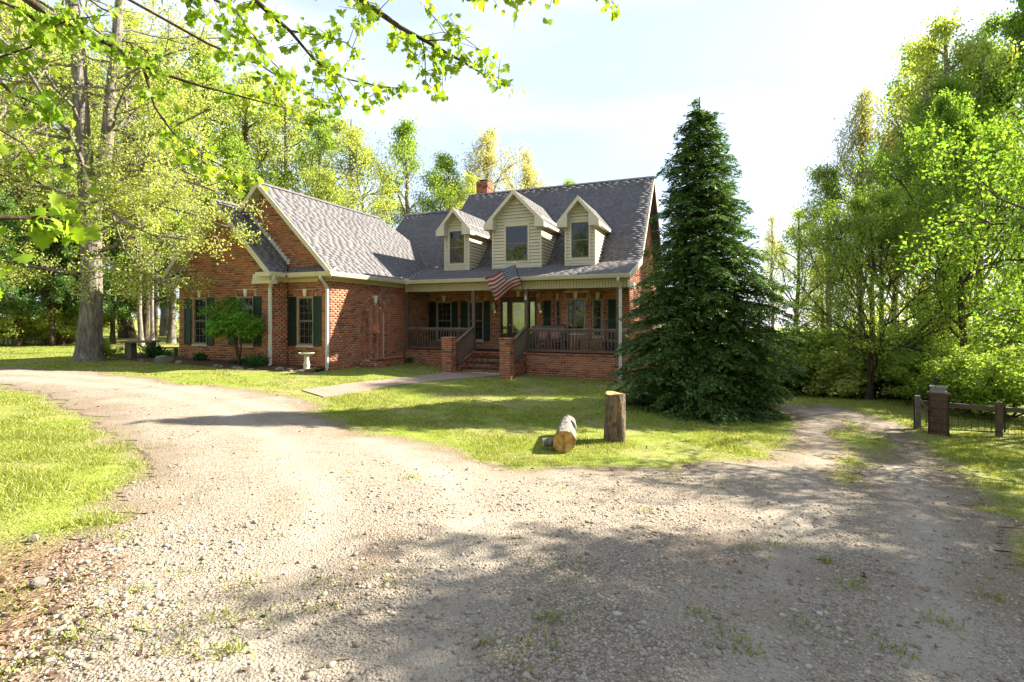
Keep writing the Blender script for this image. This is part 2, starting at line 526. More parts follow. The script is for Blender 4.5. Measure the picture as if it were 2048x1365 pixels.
TRACKS = [[(1900, 1600), (1875, 1200), (1840, 1020), (1790, 910), (1720, 850), (1650, 822)], [(1450, 1700), (1560, 1150), (1605, 1000), (1650, 920), (1662, 870), (1615, 826)],
          [(300, 1700), (600, 1150), (640, 980), (560, 880), (420, 810), (250, 775), (0, 757)], [(750, 1600), (950, 1080), (900, 960), (760, 890), (620, 838), (450, 795), (250, 760), (0, 745)]]
TRACKS = [[px(*q) for q in t] for t in TRACKS]
def track_amount(x, y):
    a = np.zeros(np.shape(x))
    for T in TRACKS:
        d = np.full(np.shape(x), 1e9)
        for (x0, y0), (x1, y1) in zip(T[:-1], T[1:]):
            dx, dy = x1 - x0, y1 - y0; t = np.clip(((x - x0) * dx + (y - y0) * dy) / (dx * dx + dy * dy), 0, 1)
            d = np.minimum(d, np.hypot(x - x0 - t * dx, y - y0 - t * dy))
        a = np.maximum(a, np.exp(-(d / 0.24) ** 2))
    return a * (0.45 + 0.55 * vnoise(x, y, 0.35, 31))

def grid_lines():
    a = np.arange(-26, 26.01, 0.25)
    l = -26 - np.cumsum(np.geomspace(0.4, 60, 26))
    r_ = 26 + np.cumsum(np.geomspace(0.4, 60, 26))
    xs = np.concatenate([l[::-1], a, r_])
    b_ = np.arange(-3, 30.01, 0.25)
    f = 30 + np.cumsum(np.geomspace(0.4, 80, 26))
    n_ = -3 - np.cumsum(np.geomspace(0.4, 60, 24))
    ys = np.concatenate([n_[::-1], b_, f])
    return xs, ys

def set_attr(me, name, vals):
    a = me.attributes.new(name, 'FLOAT', 'POINT')
    a.data.foreach_set('value', np.asarray(vals, np.float32))

def drive_z(X, Y, g):
    return gz(X, Y) + 0.005 + sstep(-0.05, 0.5, g) * (0.014 + 0.022 * (vnoise(X, Y, 0.8, 21) - 0.5) + 0.01 * vnoise(X, Y, 0.25, 22) - 0.010 * track_amount(X, Y))

def build_ground():
    xs, ys = grid_lines()
    X, Y = np.meshgrid(xs, ys)
    Z = gz(X, Y)
    V = np.stack([X, Y, Z], -1).reshape(-1, 3)
    nx, ny = len(xs), len(ys)
    i = np.arange(nx - 1)[None, :] + np.arange(ny - 1)[:, None] * nx
    Fq = np.stack([i, i + 1, i + nx + 1, i + nx], -1).reshape(-1, 4)
    me = np_mesh('lawn', V, Fq, True)
    g = gravel_amount(V[:, 0], V[:, 1])
    far = (np.abs(V[:, 0]) > 26) | (V[:, 1] > 30) | (V[:, 1] < -3)
    g = np.where(far, -3, g)
    set_attr(me, 'gravel', np.clip(0.5 + g * 0.6, 0, 1))
    set_attr(me, 'litter', np.where(far, 0, litter_amount(V[:, 0], V[:, 1])))
    o = mobj('lawn', me, M['ground'])
    tag(o, 'bright green spring lawn around the brick house', 'lawn', kind='structure')
    # driveway sheet
    st = 0.09
    xs = np.arange(-16, 12.5, st); ys = np.arange(-2.5, 18.5, st)
    X, Y = np.meshgrid(xs, ys)
    nx, ny = len(xs), len(ys)
    g = gravel_amount(X.ravel(), Y.ravel()).reshape(X.shape)
    keep = (g[:-1, :-1] > -0.05) & (g[1:, :-1] > -0.05) & (g[:-1, 1:] > -0.05) & (g[1:, 1:] > -0.05)
    # wheel ruts and small unevenness
    Z = drive_z(X, Y, g)
    V = np.stack([X, Y, Z], -1).reshape(-1, 3)
    i = (np.arange(nx - 1)[None, :] + np.arange(ny - 1)[:, None] * nx)[keep]
    Fq = np.stack([i, i + 1, i + nx + 1, i + nx], -1)
    used, inv = np.unique(Fq.ravel(), return_inverse=True)
    me = np_mesh('gravel_driveway', V[used], inv.reshape(-1, 4), True)
    gg = g.ravel()[used]
    set_attr(me, 'gravel', np.clip(0.5 + gg * 0.6, 0, 1))
    set_attr(me, 'litter', litter_amount(V[used, 0], V[used, 1]))
    set_attr(me, 'track', track_amount(V[used, 0], V[used, 1]))
    o = mobj('gravel_driveway', me, M['ground'])
    tag(o, 'pale gravel driveway curving across the foreground', 'driveway', kind='structure')
build_ground()

def build_walk():
    m, nt, b = new_mat('aggregate_walk')
    c = co(nt)
    v = nd(nt, 'ShaderNodeTexVoronoi', {'Vector': c, 'Scale': 60.0})
    col = ramp(nt, v.outputs['Color'], [(0.1, (0.16, 0.112, 0.08)), (0.5, (0.25, 0.185, 0.135)), (0.9, (0.32, 0.25, 0.19))])
    col = mixc(nt, 0.4, col, ramp(nt, noise(nt, c, 1.2, 5), [(0.3, (0.6, 0.55, 0.5)), (0.7, (1, 1, 1))]), 'MULTIPLY')
    nt.links.new(col, b.inputs['Base Color']); b.inputs['Roughness'].default_value = 0.9
    bump(nt, b, v.outputs['Distance'], 0.3, 0.01)
    n = 40
    def resample(P):
        P = np.array(P); s = np.concatenate([[0], np.cumsum(np.hypot(*np.diff(P, axis=0).T))]); q = np.linspace(0, s[-1], n)
        return np.stack([np.interp(q, s, P[:, 0]), np.interp(q, s, P[:, 1])], 1)
    U, L = resample(WALK_U), resample(WALK_L)
    V = []; Fs = []
    for k in range(n):
        for j in range(5):
            p = U[k] * (1 - j / 4) + L[k] * j / 4
            V.append((p[0], p[1], float(gz(*p)) + 0.022))
        V.append((L[k][0], L[k][1], float(gz(*L[k])) - 0.1))
        V.append((U[k][0], U[k][1], float(gz(*U[k])) - 0.1))
    for k in range(n - 1):
        a, b_ = k * 7, (k + 1) * 7
        ring = [6, 0, 1, 2, 3, 4, 5]
        for j in range(6):
            Fs.append((a + ring[j], a + ring[j + 1], b_ + ring[j + 1], b_ + ring[j]))
    Fs.append((6, 0, 1, 2, 3, 4, 5)); e = (n - 1) * 7
    Fs.append(tuple(e + q for q in (5, 4, 3, 2, 1, 0, 6)))
    mb = MB(); mb.raw(V, Fs)
    tag(mb.build('front_walk', m), 'pinkish aggregate walk from the driveway to the porch steps', 'walkway', kind='structure')
build_walk()

# ------------------------------------------------------------------ the house
HA = math.atan2(0.3763, 0.9265)
AX = np.array([math.cos(HA), -math.sin(HA), 0]); BX = np.array([math.sin(HA), math.cos(HA), 0])
H0 = np.array([-4.22, 20.03, 0.0])
CAML = np.array([-(H0 @ AX), -(H0 @ BX), CAMH])      # the camera seen from the house's own axes
house = empty('brick_house', tuple(H0), -HA)
tag(house, 'red brick house with shingled gables, three cream dormers and a front porch', 'house')
def h2w(p):
    return H0 + AX * p[0] + BX * p[1] + np.array([0, 0, p[2]])

BL, BH, BJ = 0.200, 0.0625, 0.0135
ALLB = []      # (centre, U, N, key) of full running bricks that could be parts of their own
BRK_V = []; 
class Bricks:
    def __init__(self): self.c = []
    def add(self, c8): self.c.append(np.array(c8, float))
LOOSE = Bricks()

def brick_corners(fr, s0, s1, z0, z1, t0=-0.05, t1=0.0):
    p = fr.p
    return [p(s0, t0, z0), p(s1, t0, z0), p(s1, t1, z0), p(s0, t1, z0), p(s0, t0, z1), p(s1, t0, z1), p(s1, t1, z1), p(s0, t1, z1)]

def brick_wall(fr, L, z0, top, openings=(), excl=None, thick=0.16, name='wall', parent=None, mortar='mortar', visible=True, arch=True):
    """fr.n points out of the wall; top: [(s, z), ...]; openings: (s0, s1, z0, z1)"""
    parent = parent or house
    ts = np.array([q[0] for q in top]); tz = np.array([q[1] for q in top])
    cuts = sorted(set([0.012, L - 0.012] + [float(q) for q in ts if 0 < q < L] + [q for o in openings for q in o[:2]]))
    mb = MB()
    p = fr.p
    for s0, s1 in zip(cuts[:-1], cuts[1:]):
        if s1 - s0 < 1e-4: continue
        mid = (s0 + s1) / 2
        ops = sorted([o for o in openings if o[0] < mid < o[1]], key=lambda o: o[2])
        zz = z0
        T0, T1 = np.interp(s0, ts, tz), np.interp(s1, ts, tz)
        for o in ops:
            if o[2] > zz: mb.box(s0, s1, -thick, -0.010, zz, o[2], fr)
            zz = o[3]
        mb.hexa([p(s0, -thick, zz), p(s1, -thick, zz), p(s1, -0.010, zz), p(s0, -0.010, zz), p(s0, -thick, T0), p(s1, -thick, T1), p(s1, -0.010, T1), p(s0, -0.010, T0)])
    w = mb.build(name, M[mortar], parent)
    if not visible: return w
    r_ = random.Random(int(L * 1000) + int(z0 * 77))
    pitch = BH + BJ; n = int((tz.max() - z0) / pitch) + 1
    S = np.arange(0, L + 1e-6, 0.01)
    archz = [(o[0] - 0.10, o[1] + 0.10, o[3], o[3] + 0.225) for o in openings] if arch else []
    for k in range(n):
        za = z0 + k * pitch; zb = za + BH
        if tz.max() - tz.min() < 1e-3 and zb > tz[0] > za + 0.02: zb = tz[0] - 0.004
        ok = np.interp(S, ts, tz) >= zb - 0.002
        for o in list(openings) + archz:
            if zb > o[2] + 0.004 and za < o[3] - 0.004: ok &= ~((S > o[0] + 0.002) & (S < o[1] - 0.002))
        if excl is not None: ok &= ~excl(S, za, zb)
        idx = np.flatnonzero(ok)
        if not len(idx): continue
        for run in np.split(idx, np.flatnonzero(np.diff(idx) > 1) + 1):
            a, b = S[run[0]], S[run[-1]]
            off = -0.5 * (BL + BJ) if k % 2 else 0.0
            i0 = math.floor((a - off) / (BL + BJ))
            while True:
                s0 = off + i0 * (BL + BJ); s1 = s0 + BL; i0 += 1
                if s0 >= b - 0.03: break
                c0, c1 = max(s0, a), min(s1, b)
                if c1 - c0 < 0.035: continue
                dt = r_.uniform(-0.0025, 0.003)
                if c1 - c0 > BL - 0.002 and zb - za > BH - 0.001:
                    ALLB.append((fr.p((c0 + c1) / 2, dt, (za + zb) / 2), fr.u, fr.n))
                else:
                    LOOSE.add(brick_corners(fr, c0, c1, za, zb, -0.05, dt))
    if arch:
        for o in openings:
            c = (o[0] + o[1]) / 2; zz = o[3] + 0.006; h = 0.21
            wd = o[1] - o[0] + 0.2; m_ = int(wd / 0.076)
            for q in range(m_):
                a = o[0] - 0.1 + q * wd / m_ + 0.004; b = a + wd / m_ - 0.009
                f0, f1 = c + (a - c) * 0.86, c + (b - c) * 0.86
                if abs((a + b) / 2 - c) < 0.06: continue
                LOOSE.add([p(f0, -0.05, zz), p(f1, -0.05, zz), p(f1, 0.002, zz), p(f0, 0.002, zz), p(a, -0.05, zz + h), p(b, -0.05, zz + h), p(b, 0.002, zz + h), p(a, 0.002, zz + h)])
            kb = MB(); kb.hexa([p(c - 0.045, -0.05, zz + 0.002), p(c + 0.045, -0.05, zz + 0.002), p(c + 0.045, 0.03, zz + 0.002), p(c - 0.045, 0.03, zz + 0.002), p(c - 0.085, -0.05, zz + h + 0.03), p(c + 0.085, -0.05, zz + h + 0.03), p(c + 0.085, 0.03, zz + h + 0.03), p(c - 0.085, 0.03, zz + h + 0.03)])
            kb.build('keystone', M['keystone'], parent)
    return w

def window(fr, s0, s1, z0, z1, parent=None, name='window', muntins=(2, 2), frame='frame', fw=0.04, split=True, sill=True):
    parent = parent or house
    mb = MB()
    d0, d1 = -0.09, -0.004
    mb.box(s0, s0 + fw, d0, d1, z0, z1, fr); mb.box(s1 - fw, s1, d0, d1, z0, z1, fr)
    mb.box(s0 + fw, s1 - fw, d0, d1 - 0.001, z1 - fw, z1, fr); mb.box(s0 + fw, s1 - fw, d0, d1 - 0.001, z0, z0 + fw, fr)
    w = mb.build(name, M[frame], parent)
    a, b, c, e = s0 + fw, s1 - fw, z0 + fw, z1 - fw
    mid = (c + e) / 2
    for k, (lo, hi, dt) in enumerate(((c, mid, -0.045), (mid, e, -0.03)) if split else ((c, e, -0.03),)):
        sb = MB(); q = 0.035
        sb.box(a, a + q, dt - 0.03, dt, lo, hi, fr); sb.box(b - q, b, dt - 0.03, dt, lo, hi, fr)
        sb.box(a + q, b - q, dt - 0.03, dt - 0.001, lo, lo + q, fr); sb.box(a + q, b - q, dt - 0.03, dt - 0.001, hi - q, hi, fr)
        for i in range(1, muntins[0] + 1):
            s = a + q + (b - a - 2 * q) * i / (muntins[0] + 1)
            sb.box(s - 0.006, s + 0.006, dt - 0.026, dt - 0.012, lo + q, hi - q, fr)
        for i in range(1, muntins[1] + 1):
            z = lo + q + (hi - lo - 2 * q) * i / (muntins[1] + 1)
            sb.box(a + q, b - q, dt - 0.025, dt - 0.013, z - 0.006, z + 0.006, fr)
        sb.build('sash', M['sash'], w)
        pb = MB(); pb.box(a + 0.01, b - 0.01, dt - 0.024, dt - 0.018, lo + 0.01, hi - 0.01, fr); pb.build('pane', M['glass'], w)
    bk = MB(); bk.box(s0 + 0.01, s1 - 0.01, -0.14, -0.10, z0 + 0.01, z1 - 0.01, fr); bk.build('dark_room_backing', M['black'], w)  # black sheet standing in for the unlit room behind the panes
    if sill:
        si = MB(); si.box(s0 - 0.03, s1 + 0.03, -0.08, 0.025, z0 - 0.05, z0 - 0.001, fr); si.build('sill', M['cream'], w)
    return w

def shutter(fr, s0, s1, z0, z1, mat='shutter', louvre=True):
    mb = MB(); t0, t1 = 0.004, 0.034; q = 0.04
    mb.box(s0, s0 + q, t0, t1, z0, z1, fr); mb.box(s1 - q, s1, t0, t1, z0, z1, fr)
    zm = z0 + (z1 - z0) * 0.46
    for a, b in ((z0, z0 + 0.07), (zm - 0.04, zm + 0.04), (z1 - 0.06, z1)):
        mb.box(s0 + q, s1 - q, t0, t1 - 0.001, a, b, fr)
    mb.box(s0 + q, s1 - q, t0, t0 + 0.008, z0 + 0.07, z1 - 0.06, fr)
    o = mb.build('shutter', M[mat], house)
    lb = MB()
    for a, b in ((z0 + 0.07, zm - 0.04), (zm + 0.04, z1 - 0.06)):
        n = int((b - a) / 0.045)
        for k in range(n):
            z = a + (k + 0.15) * (b - a) / n; h = (b - a) / n
            p = fr.p
            lb.raw([p(s0 + q, t0 + 0.026, z), p(s1 - q, t0 + 0.026, z), p(s1 - q, t0 + 0.009, z + h), p(s0 + q, t0 + 0.009, z + h)], [(0, 1, 2, 3)])
    tag(lb.build('louvres', M[mat], o), kind='stuff')
    return o

# --- wall frames (s along the wall seen from outside, n outward)
EAVE = 3.45
def front(b): return Fr((0, b, 0), (1, 0, 0), (0, -1, 0))        # s = a
SIDE0 = Fr((0, 0, 0), (0, 1, 0), (1, 0, 0))                       # s = b, wall a = 0 facing right
WZ = -0.6
# small front gable block
gA0, gA1, gB = -5.96, -1.75, -4.83
gR = (gA0 + gA1) / 2; gPk = EAVE + (gA1 + 0.35 - gR)
wins_g = [(-5.27, -4.60, 1.13, 2.72), (-3.14, -2.47, 1.13, 2.72)]
frg = front(gB)
fg = Fr((gA0, gB, 0), (1, 0, 0), (0, -1, 0))
sh = lambda o: (o[0] - gA0, o[1] - gA0, o[2], o[3])
brick_wall(fg, gA1 - gA0, WZ, [(0, 3.50), (gR - gA0, gPk - 0.28), (gA1 - gA0, 3.50)], [sh(o) for o in wins_g])
for o in wins_g:
    window(frg, *o)
    shutter(frg, o[0] - 0.40, o[0] - 0.07, 1.12, 2.72, 'shutter_old'); shutter(frg, o[1] + 0.03, o[1] + 0.36, 1.12, 2.72, 'shutter_old')
brick_wall(Fr((gA1, gB, 0), (0, 1, 0), (1, 0, 0)), 0.73, WZ, [(0, 3.22), (0.73, 3.22)])
brick_wall(Fr((gA0, 2.0, 0), (0, -1, 0), (-1, 0, 0)), 2.0 - gB, WZ, [(0, 3.22), (2.0 - gB, 3.22)])
# wing front wall with its tall gable
wR = -2.75; wPk = EAVE + 0.35 - wR
win_w = (-1.36, -0.68, 1.13, 2.72)
fw_ = Fr((gA1, -4.1, 0), (1, 0, 0), (0, -1, 0))
brick_wall(fw_, 1.75, WZ, [(0, 3.22), (1.75, 3.22)], [(win_w[0] - gA1, win_w[1] - gA1, win_w[2], win_w[3])])
fu = Fr((-3.75, -4.1, 0), (1, 0, 0), (0, -1, 0))
brick_wall(fu, 3.70, 3.30, [(0, wPk - 1.0 - 0.3), (1.0, wPk - 0.28), (3.70, 3.55)], name='gable_wall')
window(front(-4.1), *win_w)
shutter(front(-4.1), -1.70, -1.38, 1.12, 2.72); shutter(front(-4.1), -0.66, -0.34, 1.12, 2.72, 'shutter_old')
# wing side wall with the blind arch
AB, AHW, AZ0, ASP = -1.83, 0.56, 0.45, 2.0
def arch_excl(S, za, zb):
    s = S - 4.1 - AB
    r = AHW + 0.215
    top = np.where(np.abs(s) < r, ASP + np.sqrt(np.maximum(r * r - s * s, 0)), -9)
    return (np.abs(s) < r) & (za < top - 0.01) & (zb > AZ0)
fs = Fr((0, -4.1, 0), (0, 1, 0), (1, 0, 0))
brick_wall(fs, 4.1, WZ, [(0, 3.22), (4.1, 3.22)], excl=arch_excl)
brick_wall(Fr((0, 0, 0), (0, 1, 0), (1, 0, 0)), 1.85, 0.8, [(0, 3.1), (1.85, 3.1)])
# arch ring and jambs, herringbone field
def arch_bricks():
    p = lambda s, t, z: fs.p(s + 4.1 + AB, t, z)
    for sg in (-1, 1):
        z = AZ0
        while z < ASP - 0.02:
            for q in range(2):
                a = AHW + 0.006 + q * 0.105; b = a + 0.095
                LOOSE.add([p(sg * a, -0.02, z), p(sg * b, -0.02, z), p(sg * b, 0.03 - 0.012 * q, z), p(sg * a, 0.03 - 0.012 * q, z), p(sg * a, -0.02, z + BH), p(sg * b, -0.02, z + BH), p(sg * b, 0.03 - 0.012 * q, z + BH), p(sg * a, 0.03 - 0.012 * q, z + BH)])
            z += BH + BJ
    for q in range(2):
        r0 = AHW + 0.006 + q * 0.105; r1 = r0 + 0.095
        n = 26 + 4 * q
        for k in range(n):
            a0 = math.pi * k / n + 0.008; a1 = math.pi * (k + 1) / n - 0.008
            if abs((a0 + a1) / 2 - math.pi / 2) < 0.11: continue
            c = [(r0, a0), (r1, a0), (r1, a1), (r0, a1)]
            t1 = 0.03 - 0.012 * q
            LOOSE.add([p(r * math.cos(a), -0.02, ASP + r * math.sin(a)) for r, a in c] + [p(r * math.cos(a), t1, ASP + r * math.sin(a)) for r, a in c])
    k = MB(); k.hexa([p(-0.05, -0.02, ASP + AHW), p(0.05, -0.02, ASP + AHW), p(0.05, 0.055, ASP + AHW), p(-0.05, 0.055, ASP + AHW), p(-0.09, -0.02, ASP + AHW + 0.27), p(0.09, -0.02, ASP + AHW + 0.27), p(0.09, 0.055, ASP + AHW + 0.27), p(-0.09, 0.055, ASP + AHW + 0.27)])
    k.build('keystone', M['keystone'], house)
    # herringbone at 45 degrees, clipped by centre point
    w, l = 0.0665, 0.2165
    c45 = math.sqrt(0.5)
    step = w + 0.0145
    for i in range(-40, 41):
        for j in range(-14, 15):
            for hv in (0, 1):
                x = i * step + j * 3 * step * 2 * 0; 
                if hv == 0: x0, y0, dx, dy = i * step + 6 * j * step * 0.5 * 2, i * step, l, w
                else: x0, y0, dx, dy = i * step + 6 * j * step, i * step + step, w, l
                cs = [(x0, y0), (x0 + dx, y0), (x0 + dx, y0 + dy), (x0, y0 + dy)]
                if hv == 1: cs = [(a - step * 0, b) for a, b in cs]
                pts = [((a - b) * c45, (a + b) * c45 + 0.0) for a, b in cs]
                pts = [(a, b) for a, b in pts]
                cxm = sum(q[0] for q in pts) / 4; czm = sum(q[1] for q in pts) / 4
                def okp(a, z):
                    z = z + 1.2
                    return abs(a) < AHW and z > AZ0 + 0.16 and (z < ASP or (a * a + (z - ASP) ** 2) < AHW * AHW)
                if not okp(cxm, czm): continue
                r_ = 0.001 * ((i * 7 + j * 3) % 5)
                q = [(min(max(a, -AHW), AHW), b + 1.2) for a, b in pts]
                LOOSE.add([p(a, -0.03, b) for a, b in q] + [p(a, -0.002 + r_, b) for a, b in q])
arch_bricks()
# fountain mask and basin under the arch
mk = MB()
mk.lathe([(0.01, 0.0), (0.09, 0.02), (0.13, 0.08), (0.14, 0.2), (0.115, 0.30), (0.06, 0.36), (0.01, 0.37)], 14)
mk.v = [(0.02 + max(x, -0.02) * 1.1, AB + y, 1.45 + z) for x, y, z in mk.v]
mk.lathe([(0.02, 0), (0.055, 0.02), (0.06, 0.08), (0.03, 0.12)], 10, (0.16, AB, 1.47))
mk.box(0.10, 0.16, AB - 0.12, AB - 0.06, 1.72, 1.84); mk.box(0.10, 0.16, AB + 0.06, AB + 0.12, 1.72, 1.84)
mk.build('fountain_mask', M['terracotta'], house, True)
ring = MB(); ring.tube([(0.17 + 0.02 * math.sin(a), AB + 0.085 * math.cos(a), 1.40 + 0.085 * math.sin(a)) for a in np.linspace(0, 2 * math.pi, 15)], 0.014, 6, False)
ring.build('mask_ring', M['terracotta'], house, True)
bb = MB(); bb.box(0.012, 0.62, -2.65, -0.95, WZ, 0.56); bb.build('basin', M['mortar'], house)
for kk, (f_, L_) in enumerate(((Fr((0.632, -2.66, 0), (0, 1, 0), (1, 0, 0)), 1.72), (Fr((0.02, -2.66, 0), (1, 0, 0), (0, -1, 0)), 0.60))):
    for k in range(5):
        z = 0.20 + k * (BH + BJ)
        for i in range(int(L_ / (BL + BJ)) + 1):
            a = i * (BL + BJ) + (0.1 if k % 2 else 0); b = min(a + BL, L_)
            if b - a > 0.05: LOOSE.add(brick_corners(f_, a, b, z, z + BH, -0.03, 0.0))
for i in range(22):
    a = -2.66 + i * 0.0775
    LOOSE.add([*[(x, y, 0.575) for x, y in ((0.43, a), (0.655, a), (0.655, a + 0.067), (0.43, a + 0.067))], *[(x, y, 0.642) for x, y in ((0.43, a), (0.655, a), (0.655, a + 0.067), (0.43, a + 0.067))]])

# porch base, floor, main wall with the bay
brick_wall(Fr((0, 0, 0), (1, 0, 0), (0, -1, 0)), 3.0, WZ, [(0, 0.72), (3.0, 0.72)])
brick_wall(Fr((5.08, 0, 0), (1, 0, 0), (0, -1, 0)), 3.32, WZ, [(0, 0.72), (3.32, 0.72)])
brick_wall(Fr((8.4, 0, 0), (0, 1, 0), (1, 0, 0)), 1.85, WZ - 0.8, [(0, 0.72), (1.85, 0.72)])
def rowlock(a0, a1, b, z, horizontal=True):
    n = int((a1 - a0) / 0.0765)
    for k in range(n):
        s = a0 + k * (a1 - a0) / n + 0.004; e = s + (a1 - a0) / n - 0.009
        LOOSE.add([(s, b + 0.11, z), (e, b + 0.11, z), (e, b - 0.012, z), (s, b - 0.012, z), (s, b + 0.11, z + 0.075), (e, b + 0.11, z + 0.075), (e, b - 0.012, z + 0.075), (s, b - 0.012, z + 0.075)])
rowlock(0.02, 3.0, 0, 0.724); rowlock(5.08, 8.4, 0, 0.724)
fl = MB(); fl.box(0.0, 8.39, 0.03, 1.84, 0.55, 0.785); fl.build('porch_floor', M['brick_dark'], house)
bw = 1.85
openm = [(0.37, 1.08, 1.12, 2.72), (1.86, 2.55, 1.12, 2.72), (3.30, 4.83, 0.80, 2.86)]
brick_wall(Fr((0, bw, 0), (1, 0, 0), (0, -1, 0)), 5.54, 0.75, [(0, 3.2), (5.54, 3.2)], openm)
brick_wall(Fr((7.54, bw, 0), (1, 0, 0), (0, -1, 0)), 0.86, 0.75, [(0, 3.2), (0.86, 3.2)])
FM = front(bw)
for o in openm[:2]:
    window(FM, *o)
    shutter(FM, o[0] - 0.34, o[0] - 0.02, 1.12, 2.72); shutter(FM, o[1] + 0.02, o[1] + 0.30, 1.12, 2.72)
shutter(FM, 5.12, 5.42, 1.35, 2.72); shutter(FM, 7.62, 7.92, 1.25, 2.72)
bay = [((5.54, 1.85), (5.97, 1.40)), ((5.97, 1.40), (7.04, 1.40)), ((7.04, 1.40), (7.54, 1.85))]
for k, (q0, q1) in enumerate(bay):
    q0 = np.array(q0); q1 = np.array(q1); L = np.linalg.norm(q1 - q0); u = (q1 - q0) / L
    fr = Fr((q0[0], q0[1], 0), (u[0], u[1], 0), (u[1], -u[0], 0))
    o = [(0.13, L - 0.13, 1.45, 2.72), (0.20, 0.90, 1.45, 2.74), (0.12, L - 0.14, 1.35, 2.72)][k]
    brick_wall(fr, L, 0.75, [(0, 3.2), (L, 3.2)], [o])
    window(fr, *o, muntins=(2, 2) if k != 1 else (3, 2), split=(k != 1))
# right end wall and its gable, left gable top, rear walls
rb0, rb1, rdg = 1.85, 10.65, 6.25
MS = 1.03
def mroof(b): return 4.198 + MS * (b - 2.3)
brick_wall(Fr((8.4, rb0, 0), (0, 1, 0), (1, 0, 0)), rb1 - rb0, -1.6, [(0, 3.75), (rdg - rb0, mroof(rdg) - 0.1), (rb1 - rb0, 3.75)])
brick_wall(Fr((0.0, rb1, 0), (0, -1, 0), (-1, 0, 0)), rb1 - rb0, -0.6, [(0, 3.75), (rb1 - rdg, mroof(rdg) - 0.1), (rb1 - rb0, 3.75)], visible=False)
brick_wall(Fr((8.4, rb1, 0), (-1, 0, 0), (0, 1, 0)), 8.4, -1.6, [(0, 3.7), (8.4, 3.7)], visible=False)
brick_wall(Fr((0, 8.6, 0), (-1, 0, 0), (0, 1, 0)), 5.96, -0.6, [(0, 3.7), (5.96, 3.7)], visible=False)
brick_wall(Fr((-3.3, 8.6, 0), (0, -1, 0), (-1, 0, 0)), 6.6, -0.6, [(0, 3.7), (3.3, 7.1), (6.6, 3.7)], visible=False)
brick_wall(Fr((-1.75, 2.0, 0), (-1, 0, 0), (0, 1, 0)), gA1 - gA0, -0.6, [(0, 3.5), (gA1 - gR, gPk - 0.25), (gA1 - gA0, 3.5)], visible=False)

# --- door with sidelights
def door():
    fr = FM
    mb = MB()
    for a, b in ((3.30, 3.36), (3.60, 3.665), (4.465, 4.53), (4.77, 4.83)): mb.box(a, b, -0.10, 0.0, 0.80, 2.86, fr)
    mb.box(3.36, 4.77, -0.10, -0.001, 2.80, 2.86, fr)
    mb.box(3.36, 3.60, -0.08, -0.02, 0.80, 1.42, fr); mb.box(4.53, 4.77, -0.08, -0.02, 0.80, 1.42, fr)
    mb.box(3.36, 3.60, -0.08, -0.02, 2.66, 2.80, fr); mb.box(4.53, 4.77, -0.08, -0.02, 2.66, 2.80, fr)
    d = mb.build('door_frame', M['door'], house)
    for a, b in ((3.36, 3.60), (4.53, 4.77)):
        g = MB(); g.box(a + 0.03, b - 0.03, -0.06, -0.05, 1.42, 2.66, fr); g.build('sidelight_pane', M['doorglass'], d)
    lf = MB()
    lf.box(3.665, 3.80, -0.08, -0.03, 0.81, 2.80, fr); lf.box(4.33, 4.465, -0.08, -0.03, 0.81, 2.80, fr)
    lf.box(3.80, 4.33, -0.08, -0.031, 0.81, 1.40, fr); lf.box(3.80, 4.33, -0.08, -0.031, 2.64, 2.80, fr)
    lf.box(3.86, 4.03, -0.031, -0.018, 0.95, 1.30, fr); lf.box(4.10, 4.27, -0.031, -0.018, 0.95, 1.30, fr)
    dl = lf.build('door', M['door'], house)
    g = MB(); g.prism([(3.80, 1.48), (3.90, 1.42), (4.06, 1.40), (4.23, 1.42), (4.33, 1.48), (4.33, 2.64), (3.80, 2.64)], -0.062, -0.055, fr); g.build('door_pane', M['doorglass'], dl)
    mg = MB()
    for s in (3.82, 4.30): mg.box(s - 0.008, s + 0.008, -0.054, -0.045, 1.42, 2.64, fr)
    for z in (1.50, 2.58): mg.box(3.80, 4.33, -0.054, -0.046, z - 0.007, z + 0.007, fr)
    mg.build('glass_bead', M['brass'], dl)
    kn = MB(); kn.lathe([(0.012, 0), (0.012, 0.03), (0.032, 0.045), (0.032, 0.07), (0.01, 0.085)], 10)
    kn.v = [(3.73 + x, bw - 0.0 - 0.0 - z + 0.03, 1.75 + y) for x, y, z in kn.v]
    kn.build('handle', M['brass'], dl, True)
door()
def lantern(a, z):
    mb = MB()
    mb.box(a - 0.05, a + 0.05, -0.002, 0.02, z - 0.12, z + 0.10, FM)
    mb.box(a - 0.012, a + 0.012, 0.02, 0.13, z - 0.02, z + 0.02, FM)
    l = mb.build('wall_lantern', M['brass'], house)
    g = MB(); g.lathe([(0.03, 0), (0.06, 0.03), (0.085, 0.20), (0.09, 0.205), (0.03, 0.29), (0.01, 0.33)], 8, (a, bw - 0.13, z - 0.02)); g.build('lantern_glass', M['white'], l)
    t = MB(); t.lathe([(0.004, 0), (0.02, 0.02), (0.02, 0.06), (0.006, 0.16)], 8, (a, bw - 0.13, z - 0.24)); t.build('lantern_finial', M['brass'], l, True)
lantern(3.07, 2.35); lantern(5.0, 2.35)
# --- roofs with single shingles
SHING = []     # (roof object, 8 corners, centre, size, matrix, full?)
def poly_area_n(P):
    n = np.zeros(3)
    for i in range(len(P)):
        n += np.cross(P[i], P[(i + 1) % len(P)])
    return n

